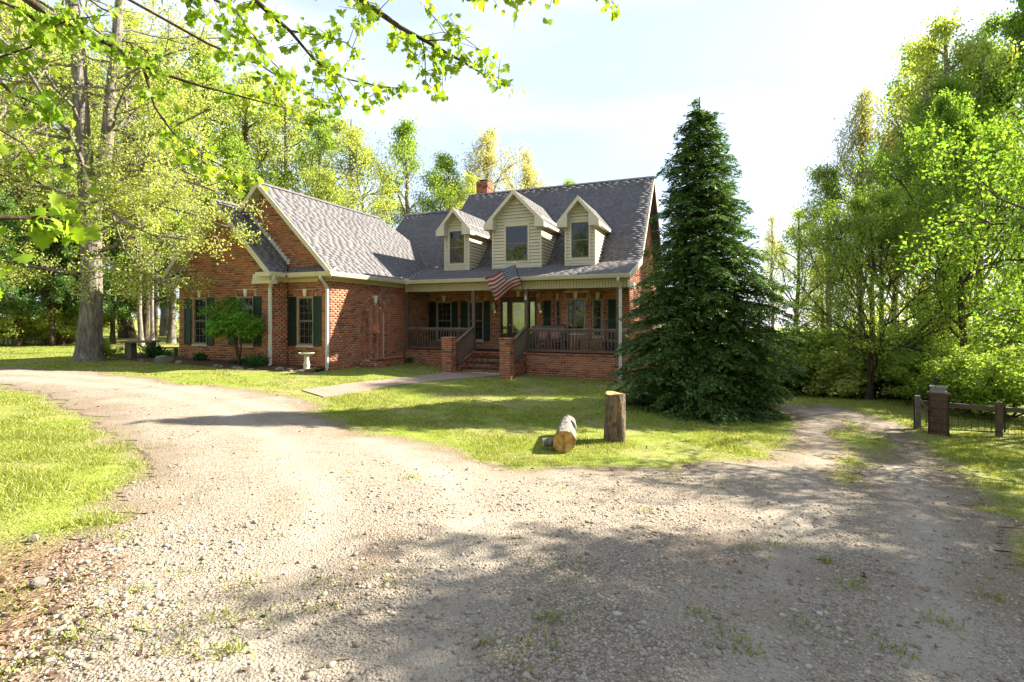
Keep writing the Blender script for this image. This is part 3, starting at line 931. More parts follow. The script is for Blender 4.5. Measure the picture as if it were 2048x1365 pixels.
def roof_plane(name, P, eave, parent=None, th=0.09, shingles=True, exposure=0.135, mat_under='cream'):
    """P: 3-D polygon corners (any order round); eave: (p, q) two points giving the along-eave direction"""
    parent = parent or house
    P = [np.array(q, float) for q in P]
    n = poly_area_n(P); n /= np.linalg.norm(n)
    if n[2] < 0: n = -n; P = P[::-1]
    mb = MB(); k = len(P)
    low = [q - np.array([0, 0, th]) for q in P]
    mb.raw([q - n * 0.004 for q in P] + low, [tuple(range(k)), tuple(range(k, 2 * k))[::-1]] + [(i, k + i, k + (i + 1) % k, (i + 1) % k) for i in range(k)])
    deck = mb.build(name, M[mat_under], parent)
    if not shingles: return deck
    e0, e1 = np.array(eave[0], float), np.array(eave[1], float)
    s_ = e1 - e0; s_ /= np.linalg.norm(s_)
    t_ = np.cross(n, s_); 
    if t_[2] < 0: s_ = -s_; t_ = -t_
    Q = np.array([((q - e0) @ s_, (q - e0) @ t_) for q in P])
    r_ = random.Random(len(P) * 31 + int(abs(Q[:, 0]).sum() * 100))
    t0 = Q[:, 1].min(); t1 = Q[:, 1].max()
    row = 0
    t = t0 - 0.02
    while t < t1 - 0.02:
        tm = min(max(t + exposure * 0.5, t0 + 1e-3), t1 - 1e-3)
        xs = []
        for i in range(k):
            a, b = Q[i], Q[(i + 1) % k]
            if (a[1] > tm) != (b[1] > tm): xs.append(a[0] + (b[0] - a[0]) * (tm - a[1]) / (b[1] - a[1]))
        xs.sort()
        for x0, x1 in zip(xs[::2], xs[1::2]):
            s = x0 - r_.uniform(0, 0.3)
            while s < x1:
                w = r_.choice((0.2, 0.25, 0.3, 0.3, 0.36, 0.42))
                a, b = max(s, x0), min(s + w - 0.002, x1)
                s += w
                if b - a < 0.02: continue
                hz = 0.003; dtb = 0.0
                tt = min(t + exposure + 0.015, t1 + 0.002)
                c = lambda x, y, h: e0 + s_ * x + t_ * y + n * h
                SHING.append((deck, [c(a, t + dtb, 0.0), c(b, t + dtb, 0.0), c(b, tt, -0.004), c(a, tt, -0.004), c(a, t + dtb, hz), c(b, t + dtb, hz), c(b, tt, 0.0), c(a, tt, 0.0)], b - a))
        t += exposure; row += 1
    return deck

PS = 0.277
def proof(b): return EAVE + PS * (b + 0.4)
RA = 8.75
v1 = (0.35, -0.4, EAVE)
kb = 2.3; ka = 0.35 - (proof(kb) - EAVE)
hb = (wPk + 2.1 - 4.198 + MS * 2.3) / (1 + MS); hz_ = mroof(hb); ha = 0.35 - (hz_ - EAVE)
main_roof = roof_plane('roof', [(0.35, -0.4, EAVE), (RA, -0.4, EAVE), (RA, kb, proof(kb)), (ka, kb, proof(kb))], ((0.35, -0.4, EAVE), (RA, -0.4, EAVE)))
lb = 5.35
roof_plane('roof', [(ka, kb, mroof(kb)), (RA, kb, mroof(kb)), (RA, rdg, mroof(rdg)), (-0.3, rdg, mroof(rdg)), (-0.3, lb, mroof(lb)), (-3.5, lb, mroof(lb)), (-3.5, hb, hz_), (ha, hb, hz_)], ((ka, kb, mroof(kb)), (RA, kb, mroof(kb))))
roof_plane('roof', [(RA, rdg, mroof(rdg)), (-0.3, rdg, mroof(rdg)), (-0.3, 2 * rdg - 1.6, mroof(1.6)), (RA, 2 * rdg - 1.6, mroof(1.6))], ((RA, 2 * rdg - 1.6, 0), (-0.3, 2 * rdg - 1.6, 0)), shingles=False, mat_under='shingle')
roof_plane('roof', [(-0.3, lb, mroof(lb)), (-3.5, lb, mroof(lb)), (-3.5, 2 * lb - 1.7, mroof(1.7)), (-0.3, 2 * lb - 1.7, mroof(1.7))], ((0, 0, 0), (1, 0, 0)), shingles=False, mat_under='shingle')
wr = lambda a: EAVE + 0.35 - a
roof_plane('roof', [(0.35, -4.42, EAVE), (0.35, -0.4, EAVE), (ka, kb, proof(kb)), (ha, hb, hz_), (wR, 2.1, wPk), (wR, -4.42, wPk)], ((0.35, -4.42, EAVE), (0.35, -0.4, EAVE)))
roof_plane('roof', [(wR, 2.1, wPk), (ha, hb, hz_), (2 * wR - ha, hb, hz_)], ((ha, hb, hz_), (2 * wR - ha, hb, hz_)), shingles=False, mat_under='shingle')
vA = (gPk + gR - wPk - wR * -1 * -1) ; vA = (gPk + gR - wPk + wR) / 2
vA = (gPk + gR - (wPk - wR)) / 2
vZ = wPk - (wR - vA)
roof_plane('roof', [(wR, -4.42, wPk), (vA, -4.42, vZ), (vA, 2.1 + wR - vA, vZ), (wR, 2.1, wPk)], ((vA, -4.42, vZ), (vA, 2.1, vZ)))
gE = gA1 + 0.35
roof_plane('roof', [(gE, -5.17, EAVE), (gE, -4.5, EAVE), (gE - 0.40, -4.1, EAVE + 0.40), (vA, -4.1, vZ), (vA, 2.3, vZ), (gR, 2.3, gPk), (gR, -5.17, gPk)], ((gE, -5.17, EAVE), (gE, -4.5, EAVE)))
roof_plane('roof', [(gA0 - 0.35, -5.17, EAVE), (gA0 - 0.35, 2.3, EAVE), (gR, 2.3, gPk), (gR, -5.17, gPk)], ((gA0 - 0.35, -5.17, EAVE), (gA0 - 0.35, 2.3, EAVE)))
roof_plane('roof', [(gE, -4.5, EAVE), (0.30, -4.5, EAVE), (0.30, -4.1, EAVE + 0.22), (gE - 0.2, -4.1, EAVE + 0.22)], ((gE, -4.5, EAVE), (0.35, -4.5, EAVE)), th=0.07)
# ridge caps
def ridge(p, q):
    p, q = np.array(p, float), np.array(q, float)
    L = np.linalg.norm(q - p); n = int(L / 0.2)
    d = (q - p) / L
    sd = np.array([d[1], -d[0], 0.0])
    mb = MB()
    for k in range(n):
        a = p + d * (k * L / n); b = p + d * ((k + 1) * L / n + 0.03)
        up = np.array([0, 0, 0.022 + 0.004 * (k % 2)]); dn = np.array([0, 0, -0.10])
        mb.raw([a - sd * 0.13 + dn + up, a + up, a + sd * 0.13 + dn + up, b - sd * 0.13 + dn + up * 0.8, b + up * 0.8, b + sd * 0.13 + dn + up * 0.8], [(0, 1, 4, 3), (1, 2, 5, 4), (0, 3, 5, 2)])
    o = mb.build('ridge_caps', M['shingle'], house); tag(o, kind='stuff')
ridge((-0.3, rdg, mroof(rdg)), (RA, rdg, mroof(rdg))); ridge((-3.5, lb, mroof(lb)), (-0.3, lb, mroof(lb)))
ridge((wR, -4.42, wPk), (wR, 2.1, wPk)); ridge((gR, -5.17, gPk), (gR, 2.3, gPk))

# step flashing where the small roof meets the tall gable
for k in range(16):
    f = k / 15
    a = vA + 0.05 + (gE - 0.45 - vA) * f; z = gPk - (a - gR)
    mb = MB(); mb.box(a - 0.02, a + 0.13, 0.004, 0.014, z - 0.06, z + 0.11, front(-4.1)); mb.build('step_flashing', M['white'], house)

# rake boards, soffits and cornice returns
def rake(p, q, depth=0.19, out=0.03, bdir=-1, w=0.035, name='rake_board', parent=None):
    """board hanging below the line p-q, facing -b (bdir=-1) or along a"""
    p, q = np.array(p, float), np.array(q, float)
    o_ = np.array([0, bdir * w, 0.0])
    dn = np.array([0, 0, -depth]); up = np.array([0, 0, 0.008])
    mb = MB(); mb.hexa([p + dn, q + dn, q + dn + o_, p + dn + o_, p + up, q + up, q + up + o_, p + up + o_])
    return mb.build(name, M['cream'], parent or house)
yb = -4.42
rake((wR, yb, wPk), (0.35, yb, EAVE)); rake((wR, yb, wPk), (vA + 0.02, yb, vZ))
yb2 = -5.17
rake((gR, yb2, gPk), (gE, yb2, EAVE)); rake((gR, yb2, gPk), (gA0 - 0.35, yb2, EAVE))
def soffit(p, q, b0, b1):
    p, q = np.array(p, float), np.array(q, float)
    mb = MB(); z = np.array([0, 0, -0.17]); z2 = np.array([0, 0, -0.15])
    B0 = np.array([0, b0, 0]); B1 = np.array([0, b1, 0])
    p = p * [1, 0, 1]; q = q * [1, 0, 1]
    mb.hexa([p + z + B0, q + z + B0, q + z + B1, p + z + B1, p + z2 + B0, q + z2 + B0, q + z2 + B1, p + z2 + B1])
    mb.build('rake_soffit', M['cream'], house)
soffit((gR, 0, gPk), (gE, 0, EAVE), yb2 + 0.01, gB); soffit((gR, 0, gPk), (gA0 - 0.35, 0, EAVE), yb2 + 0.01, gB)
soffit((wR, 0, wPk), (0.35, 0, EAVE), yb + 0.01, -4.1)
# frieze trim under the rakes on the wall
for (p, q, b) in (((gR, gPk - 0.20), (gA1, EAVE + 0.15), gB), ((gR, gPk - 0.20), (gA0, EAVE + 0.15), gB), ((wR, wPk - 0.2), (0.0, EAVE + 0.15), -4.1)):
    mb = MB(); P = [(p[0], p[1]), (q[0], q[1]), (q[0], q[1] - 0.13), (p[0], p[1] - 0.13)]
    mb.prism(P, 0.003, 0.02, front(b)); mb.build('gable_frieze', M['cream'], house)
def creturn(a0, a1, b0, b1, pent=True):
    mb = MB(); mb.box(a0, a1, b0, b1, 3.20, 3.40); mb.box(a0 - 0.02, a1 + 0.02, b0 - 0.02, b1, 3.10, 3.199)
    o = mb.build('cornice_return', M['cream'], house)
    if pent:
        s = MB(); s.raw([(a0, b0, 3.405), (a1, b0, 3.405), (a1, b1, 3.405), (a0, b1, 3.405), (a0, b1, 3.60), (a1, b1, 3.60)], [(0, 1, 5, 4), (0, 4, 3), (1, 2, 5), (0, 3, 2, 1), (3, 4, 5, 2)])
        s.build('return_cap', M['shingle'], o)
creturn(gA0 - 0.30, gA0 + 0.38, gB - 0.30, gB - 0.006); creturn(gA1 - 0.40, gA1 + 0.30, gB - 0.30, gB - 0.006)
# eave soffits, fascia and friezes
def cbox(name, *b, mat='cream', parent=None):
    mb = MB(); mb.box(*b); return mb.build(name, M[mat], parent or house)
cbox('eave_soffit', 0.003, 0.31, -4.40, -0.30, 3.30, 3.33); cbox('frieze_board', 0.003, 0.03, -4.1, -0.02, 3.19, 3.30)
cbox('eave_soffit', gA1 + 0.003, gE - 0.03, -5.15, -4.10, 3.30, 3.33); cbox('eave_soffit', gE - 0.03, 0.31, -4.48, -4.10, 3.31, 3.335)
cbox('frieze_board', gA1 + 0.004, -0.0, -4.128, -4.102, 3.19, 3.30); cbox('frieze_board', gA1 + 0.004, gA1 + 0.03, gB, -4.13, 3.19, 3.30)
# gutters
GP = [(0.0, -0.13), (0.07, -0.13), (0.09, -0.09), (0.105, -0.05), (0.12, -0.012), (0.12, 0.0), (0.108, 0.0), (0.10, -0.02), (0.012, -0.02), (0.012, 0.0), (0.0, 0.0)]
def gutter(p, q, out):
    p, q, out = np.array(p, float), np.array(q, float), np.array(out, float)
    d = (q - p); L = np.linalg.norm(d); d /= L
    mb = MB(); k = len(GP)
    V = [p + out * x + np.array([0, 0, z]) for x, z in GP] + [q + out * x + np.array([0, 0, z]) for x, z in GP]
    mb.raw(V, [tuple(range(k)), tuple(range(k, 2 * k))[::-1]] + [(i, (i + 1) % k, k + (i + 1) % k, k + i) for i in range(k)])
    return mb.build('gutter', M['cream'], house)
GZ = EAVE + 0.0
gutter((0.352, -4.46, GZ), (0.352, -0.50, GZ), (1, 0, 0)); gutter((0.48, -0.402, GZ + 0.002), (RA - 0.02, -0.402, GZ + 0.002), (0, -1, 0))
gutter((gE + 0.002, -5.20, GZ), (gE + 0.002, -4.63, GZ), (1, 0, 0)); gutter((gE + 0.13, -4.504, GZ + 0.002), (0.47, -4.504, GZ + 0.002), (0, -1, 0))
cbox('gutter_corner', 0.34, 0.50, -0.53, -0.39, 3.30, 3.52); cbox('gutter_corner', gE - 0.45, gE + 0.12, -5.30, -5.205, 3.31, 3.44)
def downspout(top, base, foot):
    mb = MB()
    pts = [top, (top[0], top[1], top[2] - 0.08), (base[0], base[1], top[2] - 0.34), (base[0], base[1], foot + 0.12), (base[0] + 0.02, base[1] - 0.10, foot + 0.03)]
    for a, b in zip(pts[:-1], pts[1:]): mb.bar(a, b, 0.085, 0.07, (0.05, 1, 0))
    o = mb.build('downspout', M['white'], house)
    for z in (foot + 0.6, 2.4):
        s = MB(); s.box(base[0] - 0.055, base[0] + 0.055, base[1] - 0.045, base[1] + 0.045, z, z + 0.03); s.build('strap', M['white'], o)
downspout((0.05, -4.56, 3.33), (-0.06, -4.16, 0), 0.35); downspout((gE + 0.02, -5.05, 3.33), (gA1 + 0.06, gB - 0.05, 0), 0.45)
downspout((8.42, -0.46, 3.33), (8.42, -0.10, 0), -0.12)
# flood light at the wing corner
fl_ = MB(); fl_.lathe([(0.02, 0), (0.05, 0.05), (0.06, 0.10), (0.055, 0.12)], 10, (-0.10, -4.30, 3.12)); fl_.lathe([(0.02, 0), (0.05, 0.05), (0.06, 0.10), (0.055, 0.12)], 10, (-0.24, -4.28, 3.13)); fl_.box(-0.22, -0.10, -4.31, -4.27, 3.24, 3.30)
fl_.build('flood_light', M['sash'], house, True)

# right rake of the main roof (facing right) and porch rake
def rake_side(p, q, depth=0.2):
    p, q = np.array(p, float), np.array(q, float); o_ = np.array([0.035, 0, 0]); dn = np.array([0, 0, -depth]); up = np.array([0, 0, 0.006])
    mb = MB(); mb.hexa([p + dn, q + dn, q + dn + o_, p + dn + o_, p + up, q + up, q + up + o_, p + up + o_]); mb.build('rake_board', M['cream'], house)
rake_side((RA, -0.4, EAVE), (RA, kb, proof(kb))); rake_side((RA, kb, proof(kb)), (RA, rdg, mroof(rdg))); rake_side((RA, rdg, mroof(rdg)), (RA, 2 * rdg - 1.6, mroof(1.6)))
rake_side((-0.335, lb, mroof(lb)), (-0.335, rdg, mroof(rdg))); rake_side((-3.535, hb, hz_), (-3.535, lb, mroof(lb)))

# --- chimney
cw = MB(); cw.box(-0.22, 0.36, 6.9, 7.6, 5.0, 8.92); ch = cw.build('chimney', M['mortar'], house)
for f_, L_ in ((Fr((-0.23, 6.89, 0), (1, 0, 0), (0, -1, 0)), 0.60), (Fr((0.37, 6.89, 0), (0, 1, 0), (1, 0, 0)), 0.72)):
    for k in range(22):
        z = 7.4 + k * (BH + BJ); pr = 0.03 if k >= 18 else 0.0
        a = -0.1 if k % 2 else 0.0
        while a < L_:
            b = min(a + BL, L_ - 0.0); s = max(a, 0)
            if b - s > 0.03: LOOSE.add(brick_corners(f_, s, b, z, z + BH, -0.05, 0.006 + pr))
            a += BL + BJ
cc = MB(); cc.box(-0.26, 0.40, 6.86, 7.64, 8.925, 8.97); cc.build('chimney_crown', M['mortar'], ch)
cp = MB(); cp.box(0.0, 0.16, 7.1, 7.3, 8.97, 9.10); cp.raw([(-0.06, 7.02, 9.10), (0.22, 7.02, 9.10), (0.22, 7.38, 9.10), (-0.06, 7.38, 9.10), (-0.14, 6.94, 9.17), (0.30, 6.94, 9.17), (0.30, 7.46, 9.17), (-0.14, 7.46, 9.17)], [(0, 3, 2, 1), (4, 5, 6, 7), (0, 1, 5, 4), (1, 2, 6, 5), (2, 3, 7, 6), (3, 0, 4, 7)])
cp.build('chimney_cap', M['black'], ch)

# --- dormers
def dormer(a0, a1, w0, w1, wz0, wz1, peak, eave, ov, fan=False, munt=(1, 1)):
    c = (a0 + a1) / 2; fb = 1.5; zb = proof(fb) - 0.04
    back = 2.3 + (eave - 4.198) / MS + 0.3
    hw = (a1 - a0) / 2
    sl = (peak - eave) / (hw + ov)
    wall_top = peak - sl * hw
    core = MB()
    core.prism([(a0 + 0.03, zb), (a1 - 0.03, zb), (a1 - 0.03, wall_top - 0.02), (c, peak - 0.04), (a0 + 0.03, wall_top - 0.02)], -fb - 0.03, -back, Fr((0, 0, 0), (1, 0, 0), (0, -1, 0)))
    D = core.build('dormer', M['sash'], house)  # dark core colour stands in for shadow lines in the siding gaps
    fr = front(fb)
    z = zb + 0.10; h = 0.125
    p = fr.p
    while z < peak - 0.12:
        ht = min(h, peak - z - 0.05)
        e = 0.055
        segs = [(a0 + e, a1 - e)]
        if z < wz1 + 0.09 and z + h > wz0 - 0.09: segs = [(a0 + e, w0 - 0.075), (w1 + 0.075, a1 - e)]
        for s0, s1 in segs:
            if z + ht > wall_top:
                l0 = c - (peak - z - ht) / sl; l1 = c + (peak - z - ht) / sl
                b0_ = c - (peak - z) / sl; b1_ = c + (peak - z) / sl
                q0, q1, q2, q3 = max(s0, b0_), min(s1, b1_), min(s1, l1), max(s0, l0)
                if q1 - q0 < 0.05: continue
            else: q0, q1, q2, q3 = s0, s1, s1, s0
            mb = MB(); mb.hexa([p(q0, -0.04, z), p(q1, -0.04, z), p(q1, 0.024, z + 0.006), p(q0, 0.024, z + 0.006), p(q3, -0.04, z + ht - 0.008), p(q2, -0.04, z + ht - 0.008), p(q2, -0.010, z + ht - 0.008), p(q3, -0.010, z + ht - 0.008)])
            mb.build('siding_board', M['siding'], D)
        z += h
    for q0_, q1_ in ((wz1 + 0.071, wz1 + 0.20), (wz0 - 0.20, wz0 - 0.071)):
        if q0_ > zb + 0.0 or q1_ > zb + 0.12:
            mb = MB(); mb.box(w0 - 0.08, w1 + 0.08, -0.04, 0.004, max(q0_, zb + 0.10), q1_, fr); mb.build('siding_board', M['siding'], D)
    for sgn, aa in ((1, a1), (-1, a0)):
        f2 = Fr((aa, fb, 0), (0, 1, 0), (sgn, 0, 0)); z = zb + 0.02; p2 = f2.p
        while z < wall_top - 0.03:
            bb_ = 2.3 + (z - 4.198) / MS + 0.35 if z > 4.198 else 2.4
            mb = MB(); mb.hexa([p2(0.06, -0.035, z), p2(bb_ - fb, -0.035, z), p2(bb_ - fb, 0.022, z), p2(0.06, 0.022, z), p2(0.06, -0.035, z + h - 0.01), p2(bb_ - fb, -0.035, z + h - 0.01), p2(bb_ - fb, -0.008, z + h - 0.01), p2(0.06, -0.008, z + h - 0.01)])
            mb.build('siding_board', M['siding'], D)
            z += h
    for s0, s1 in ((a0 - 0.015, a0 + 0.055), (a1 - 0.055, a1 + 0.015)):
        mb = MB(); mb.box(s0, s1, -0.055, 0.030, zb, wall_top, fr); mb.build('corner_trim', M['cream'], D)
    mb = MB(); mb.box(a0 + 0.055, a1 - 0.055, -0.03, 0.018, zb, zb + 0.10, fr); mb.build('base_trim', M['cream'], D)
    tr = MB()
    for b in ((w0 - 0.07, w0 - 0.001, wz0 - 0.07, wz1 + 0.07), (w1 + 0.001, w1 + 0.07, wz0 - 0.07, wz1 + 0.07)): tr.box(b[0], b[1], -0.03, 0.024, b[2], b[3], fr)
    tr.box(w0 - 0.001, w1 + 0.001, -0.03, 0.023, wz1, wz1 + 0.069, fr); tr.box(w0 - 0.001, w1 + 0.001, -0.03, 0.03, wz0 - 0.069, wz0, fr)
    tr.build('window_casing', M['cream'], D)
    q = 0.04; zm = (wz0 + wz1) / 2
    sa = MB()
    sa.box(w0, w0 + q, -0.028, 0.012, wz0, wz1, fr); sa.box(w1 - q, w1, -0.028, 0.012, wz0, wz1, fr)
    for z0_, z1_ in ((wz0, wz0 + q), (zm - 0.025, zm + 0.025), (wz1 - q, wz1)): sa.box(w0 + q, w1 - q, -0.028, 0.011, z0_, z1_, fr)
    sa.build('sash', M['sash'], D)
    for z0_, z1_ in ((wz0 + q, zm - 0.025), (zm + 0.025, wz1 - q)):
        pb = MB(); pb.box(w0 + q - 0.005, w1 - q + 0.005, -0.026, -0.004, z0_ - 0.003, z1_ + 0.003, fr); pb.build('pane', M['glass'], D)
    # roof of the dormer
    fo = fb - 0.32
    bk = lambda zz: 2.3 + (zz - 4.198) / MS + 0.05
    L0 = c - hw - ov; L1 = c + hw + ov
    for e_, sg in ((L1, 1), (L0, -1)):
        roof_plane('dormer_roof', [(e_, fo, eave), (e_, bk(eave), eave), (c, bk(peak), peak), (c, fo, peak)], ((e_, fo, eave), (e_, bk(eave), eave)), parent=D, th=0.07)
        rake((c, fo, peak), (e_, fo, eave), 0.17, parent=D)
        mb = MB(); mb.hexa([(c, fo + 0.01, peak - 0.16), (e_, fo + 0.01, eave - 0.16), (e_, fb + 0.0, eave - 0.16), (c, fb, peak - 0.16), (c, fo + 0.01, peak - 0.14), (e_, fo + 0.01, eave - 0.14), (e_, fb, eave - 0.14), (c, fb, peak - 0.14)])
        mb.build('dormer_soffit', M['cream'], D)
        x0, x1 = (a1 - 0.16, e_ - 0.0) if sg > 0 else (e_ + 0.0, a0 + 0.16)
        mb = MB(); mb.prism([(x0, eave - 0.20), (x1, eave - 0.20), (x1, eave + (0.0 if sg > 0 else 0.0) - 0.01), (x0, eave + sl * (ov + 0.14) - 0.02)] if sg > 0 else [(x0, eave - 0.20), (x1, eave - 0.20), (x1, eave + sl * (ov + 0.14) - 0.02), (x0, eave - 0.01)], -(fo - 0.04), -(fb + 0.02), Fr((0, 0, 0), (1, 0, 0), (0, -1, 0)))
        mb.build('cornice_return', M['cream'], D)
        g0, g1 = (a1 + 0.016, e_ - 0.01) if sg > 0 else (e_ + 0.01, a0 - 0.016)
        mb = MB(); mb.box(g0, g1, fb + 0.02, bk(eave) + 0.1, eave - 0.14, eave - 0.072); mb.build('eave_box', M['cream'], D)
    if fan:
        fz = peak - sl * 0.50; rr = 0.40
        base = MB(); base.prism([(c + rr * math.cos(t), fz + 0.9 * rr * math.sin(t)) for t in np.linspace(0, math.pi, 13)], 0.016, 0.026, fr); base.build('vent_backing', M['sash'], D)
        n = 11
        for k in range(n):
            t0, t1 = math.pi * (k + 0.14) / n, math.pi * (k + 0.86) / n
            mb = MB(); mb.prism([(c + 0.10 * math.cos(t0), fz + 0.09 * math.sin(t0)), (c + 0.38 * math.cos(t0), fz + 0.35 * math.sin(t0)), (c + 0.38 * math.cos(t1), fz + 0.35 * math.sin(t1)), (c + 0.10 * math.cos(t1), fz + 0.09 * math.sin(t1))], 0.027, 0.042, fr); mb.build('vent_ray', M['cream'], D)
        mb = MB(); mb.prism([(c + 0.12 * math.cos(t), fz + 0.11 * math.sin(t)) for t in np.linspace(0, math.pi, 9)], 0.027, 0.046, fr); mb.build('vent_hub', M['cream'], D)
    return D
dormer(0.97, 2.09, 1.20, 1.87, 4.25, 5.56, 6.45, 5.55, 0.22)['label'] = 'narrow cream dormer nearest the side wing'
dormer(3.12, 5.15, 3.69, 4.60, 4.24, 5.59, 6.93, 5.66, 0.22, True)['label'] = 'wide middle dormer with a sunburst vent in its gable'
dormer(6.09, 7.22, 6.33, 6.99, 4.25, 5.56, 6.47, 5.56, 0.22)['label'] = 'narrow cream dormer nearest the conifer'

# --- porch frieze, ceiling, posts, rails, steps
cbox('porch_beam', 0.01, 8.62, 0.02, 0.14, 3.06, 3.335, mat='sash')  # beam coloured dark to paint groove shade between the cream bead panels
pm = MB(); pm.box(0, 0.084, -0.022, 0.0, 0, 0.25); bead = pm.build('bead_panel', M['cream'], house)
bead.location = (0.06, 0.018, 3.07)
for k in range(1, 86):
    o = bead.copy(); link(o, house); o.location = (0.06 + k * 0.0995, 0.018, 3.07)
cbox('frieze_trim', 0.02, 8.6, -0.004, 0.016, 3.045, 3.068); cbox('eave_soffit', 0.31, 8.70, -0.39, 0.14, 3.336, 3.352)
cbox('porch_ceiling', 0.02, 8.6, 0.15, 1.84, 3.11, 3.14); cbox('porch_end_beam', 8.44, 8.60, 0.15, 1.9, 3.07, 3.30)
def post(a, z0=0.80):
    mb = MB(); mb.box(a - 0.055, a + 0.055, 0.025, 0.135, z0, 3.06)
    o = mb.build('porch_post', M['brown'], house)
    b = MB(); b.box(a - 0.075, a + 0.075, 0.005, 0.155, z0, z0 + 0.12); b.build('post_base', M['brown'], o)
    b = MB(); b.box(a - 0.07, a + 0.07, 0.010, 0.150, 2.55, 2.98); b.build('post_cap', M['brown'], o)
for a in (0.10, 3.0, 5.08, 8.33): post(a)
def railing(p0, p1, h=0.87, n=None, gap=0.09, drop=0.0):
    p0, p1 = np.array(p0, float), np.array(p1, float)
    L = np.linalg.norm((p1 - p0)[:2]); n = n or max(2, int(L / 0.115))
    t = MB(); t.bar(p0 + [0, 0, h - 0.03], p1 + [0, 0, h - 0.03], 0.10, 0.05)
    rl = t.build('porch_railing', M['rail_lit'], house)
    b = MB(); b.bar(p0 + [0, 0, gap], p1 + [0, 0, gap], 0.05, 0.09); b.build('bottom_rail', M['brown'], rl)
    s = MB(); s.bar(p0 + [0, 0, h - 0.09], p1 + [0, 0, h - 0.09], 0.04, 0.07); s.build('sub_rail', M['brown'], rl)
    q = MB(); q.box(-0.017, 0.017, -0.017, 0.017, gap + 0.03, h - 0.10); first = None
    for k in range(n):
        f = (k + 0.5) / n; pt = p0 + (p1 - p0) * f
        if first is None: first = q.build('baluster', M['brown'], rl); o = first
        else: o = first.copy(); link(o, rl)
        o.location = tuple(pt)
railing((0.16, 0.08, 0.80), (2.94, 0.08, 0.80)); railing((5.14, 0.08, 0.80), (8.27, 0.08, 0.80)); railing((8.33, 0.14, 0.80), (8.33, 1.84, 0.80))
# brick steps, cheeks and piers
N_ST = 4
for k in range(N_ST):
    z1_ = 0.80 - 0.155 * k; b1_ = -0.40 * k; b0_ = b1_ - 0.40
    if k == 0: continue
    mb = MB(); mb.box(3.16, 4.92, -0.40 * k, -0.40 * (k - 1) - 0.001 if k > 1 else 0.03, -0.3, z1_ - 0.07); st = mb.build('step', M['mortar'], house)
    n = 23
    tb = []
    for i in range(n):
        s = 3.16 + i * 1.76 / n + 0.004; e = s + 1.76 / n - 0.009
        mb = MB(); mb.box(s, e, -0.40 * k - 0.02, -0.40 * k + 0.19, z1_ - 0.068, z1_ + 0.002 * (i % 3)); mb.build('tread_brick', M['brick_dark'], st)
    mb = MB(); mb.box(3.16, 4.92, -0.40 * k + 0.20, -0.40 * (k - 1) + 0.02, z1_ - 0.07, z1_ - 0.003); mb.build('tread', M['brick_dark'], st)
    f_ = Fr((3.16, -0.40 * k, 0), (1, 0, 0), (0, -1, 0))
    for i in range(9):
        a = i * (BL + BJ) - (0.1 if k % 2 else 0); b = min(a + BL, 1.76); a = max(a, 0)
        if b - a > 0.04: LOOSE.add(brick_corners(f_, a, b, z1_ - 0.15, z1_ - 0.078, -0.03, 0.002))
for k in range(23):
    s = 3.0 + k * 2.08 / 23 + 0.004; e = s + 2.08 / 23 - 0.009
    LOOSE.add([(s, 0.10, 0.725), (e, 0.10, 0.725), (e, -0.02, 0.725), (s, -0.02, 0.725), (s, 0.10, 0.799), (e, 0.10, 0.799), (e, -0.02, 0.799), (s, -0.02, 0.799)])
f_ = Fr((3.0, 0.0, 0), (1, 0, 0), (0, -1, 0))
for r_ in range(1):
    for i in range(10):
        LOOSE.add(brick_corners(f_, i * (BL + BJ), min(i * (BL + BJ) + BL, 2.08), 0.65, 0.72, -0.03, 0.0))
for a0, a1 in ((3.0, 3.155), (4.925, 5.08)):
    prof = [(0.0, -0.4), (1.55, -0.4), (1.55, 0.30), (0.0, 0.76)]
    fr = Fr((0, 0, 0), (0, -1, 0), (1, 0, 0))
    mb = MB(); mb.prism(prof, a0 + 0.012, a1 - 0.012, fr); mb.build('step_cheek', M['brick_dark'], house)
    for k in range(15):
        z = -0.3 + k * (BH + BJ)
        far = 1.55 if z + BH < 0.30 else 1.55 * max(0, (0.76 - z - BH)) / 0.46
        x = 0.0 if k % 2 else -0.1
        while x < far:
            b = min(x + BL, far); s = max(x, 0)
            if b - s > 0.04:
                LOOSE.add([(a0, -s, z), (a1, -s, z), (a1, -b, z), (a0, -b, z), (a0, -s, z + BH), (a1, -s, z + BH), (a1, -b, z + BH), (a0, -b, z + BH)])
            x += BL + BJ
def pier(ac):
    w = 0.185; bc = -1.78
    mb = MB(); mb.box(ac - w + 0.01, ac + w - 0.01, bc - w + 0.01, bc + w - 0.01, -0.3, 1.36); P_ = mb.build('step_pier', M['mortar'], house)
    for f_ in (Fr((ac - w, bc - w, 0), (1, 0, 0), (0, -1, 0)), Fr((ac + w, bc - w, 0), (0, 1, 0), (1, 0, 0)), Fr((ac - w, bc + w, 0), (0, -1, 0), (-1, 0, 0)), Fr((ac + w, bc + w, 0), (-1, 0, 0), (0, 1, 0))):
        for k in range(20):
            z = -0.12 + k * (BH + BJ)
            cuts = (0, BL, 0.37) if k % 2 else (0, 0.37 - BL, 0.37)
            if k == 19: cuts = (0, 0.085, 0.175, 0.265, 0.37)
            for a, b in zip(cuts[:-1], cuts[1:]): LOOSE.add(brick_corners(f_, a, b - (BJ if b < 0.37 else 0), z, z + BH, -0.03, 0.003 + (0.012 if k == 19 else 0)))
    mb = MB(); mb.box(ac - w - 0.005, ac + w + 0.005, bc - w - 0.005, bc + w + 0.005, 1.362, 1.385); mb.build('pier_cap', M['mortar'], P_)
pier(2.99); pier(5.10)
railing((3.02, -1.58, 0.24), (3.02, 0.02, 0.84), 0.90, 13, 0.12); railing((5.06, -1.58, 0.24), (5.06, 0.02, 0.84), 0.90, 13, 0.12)

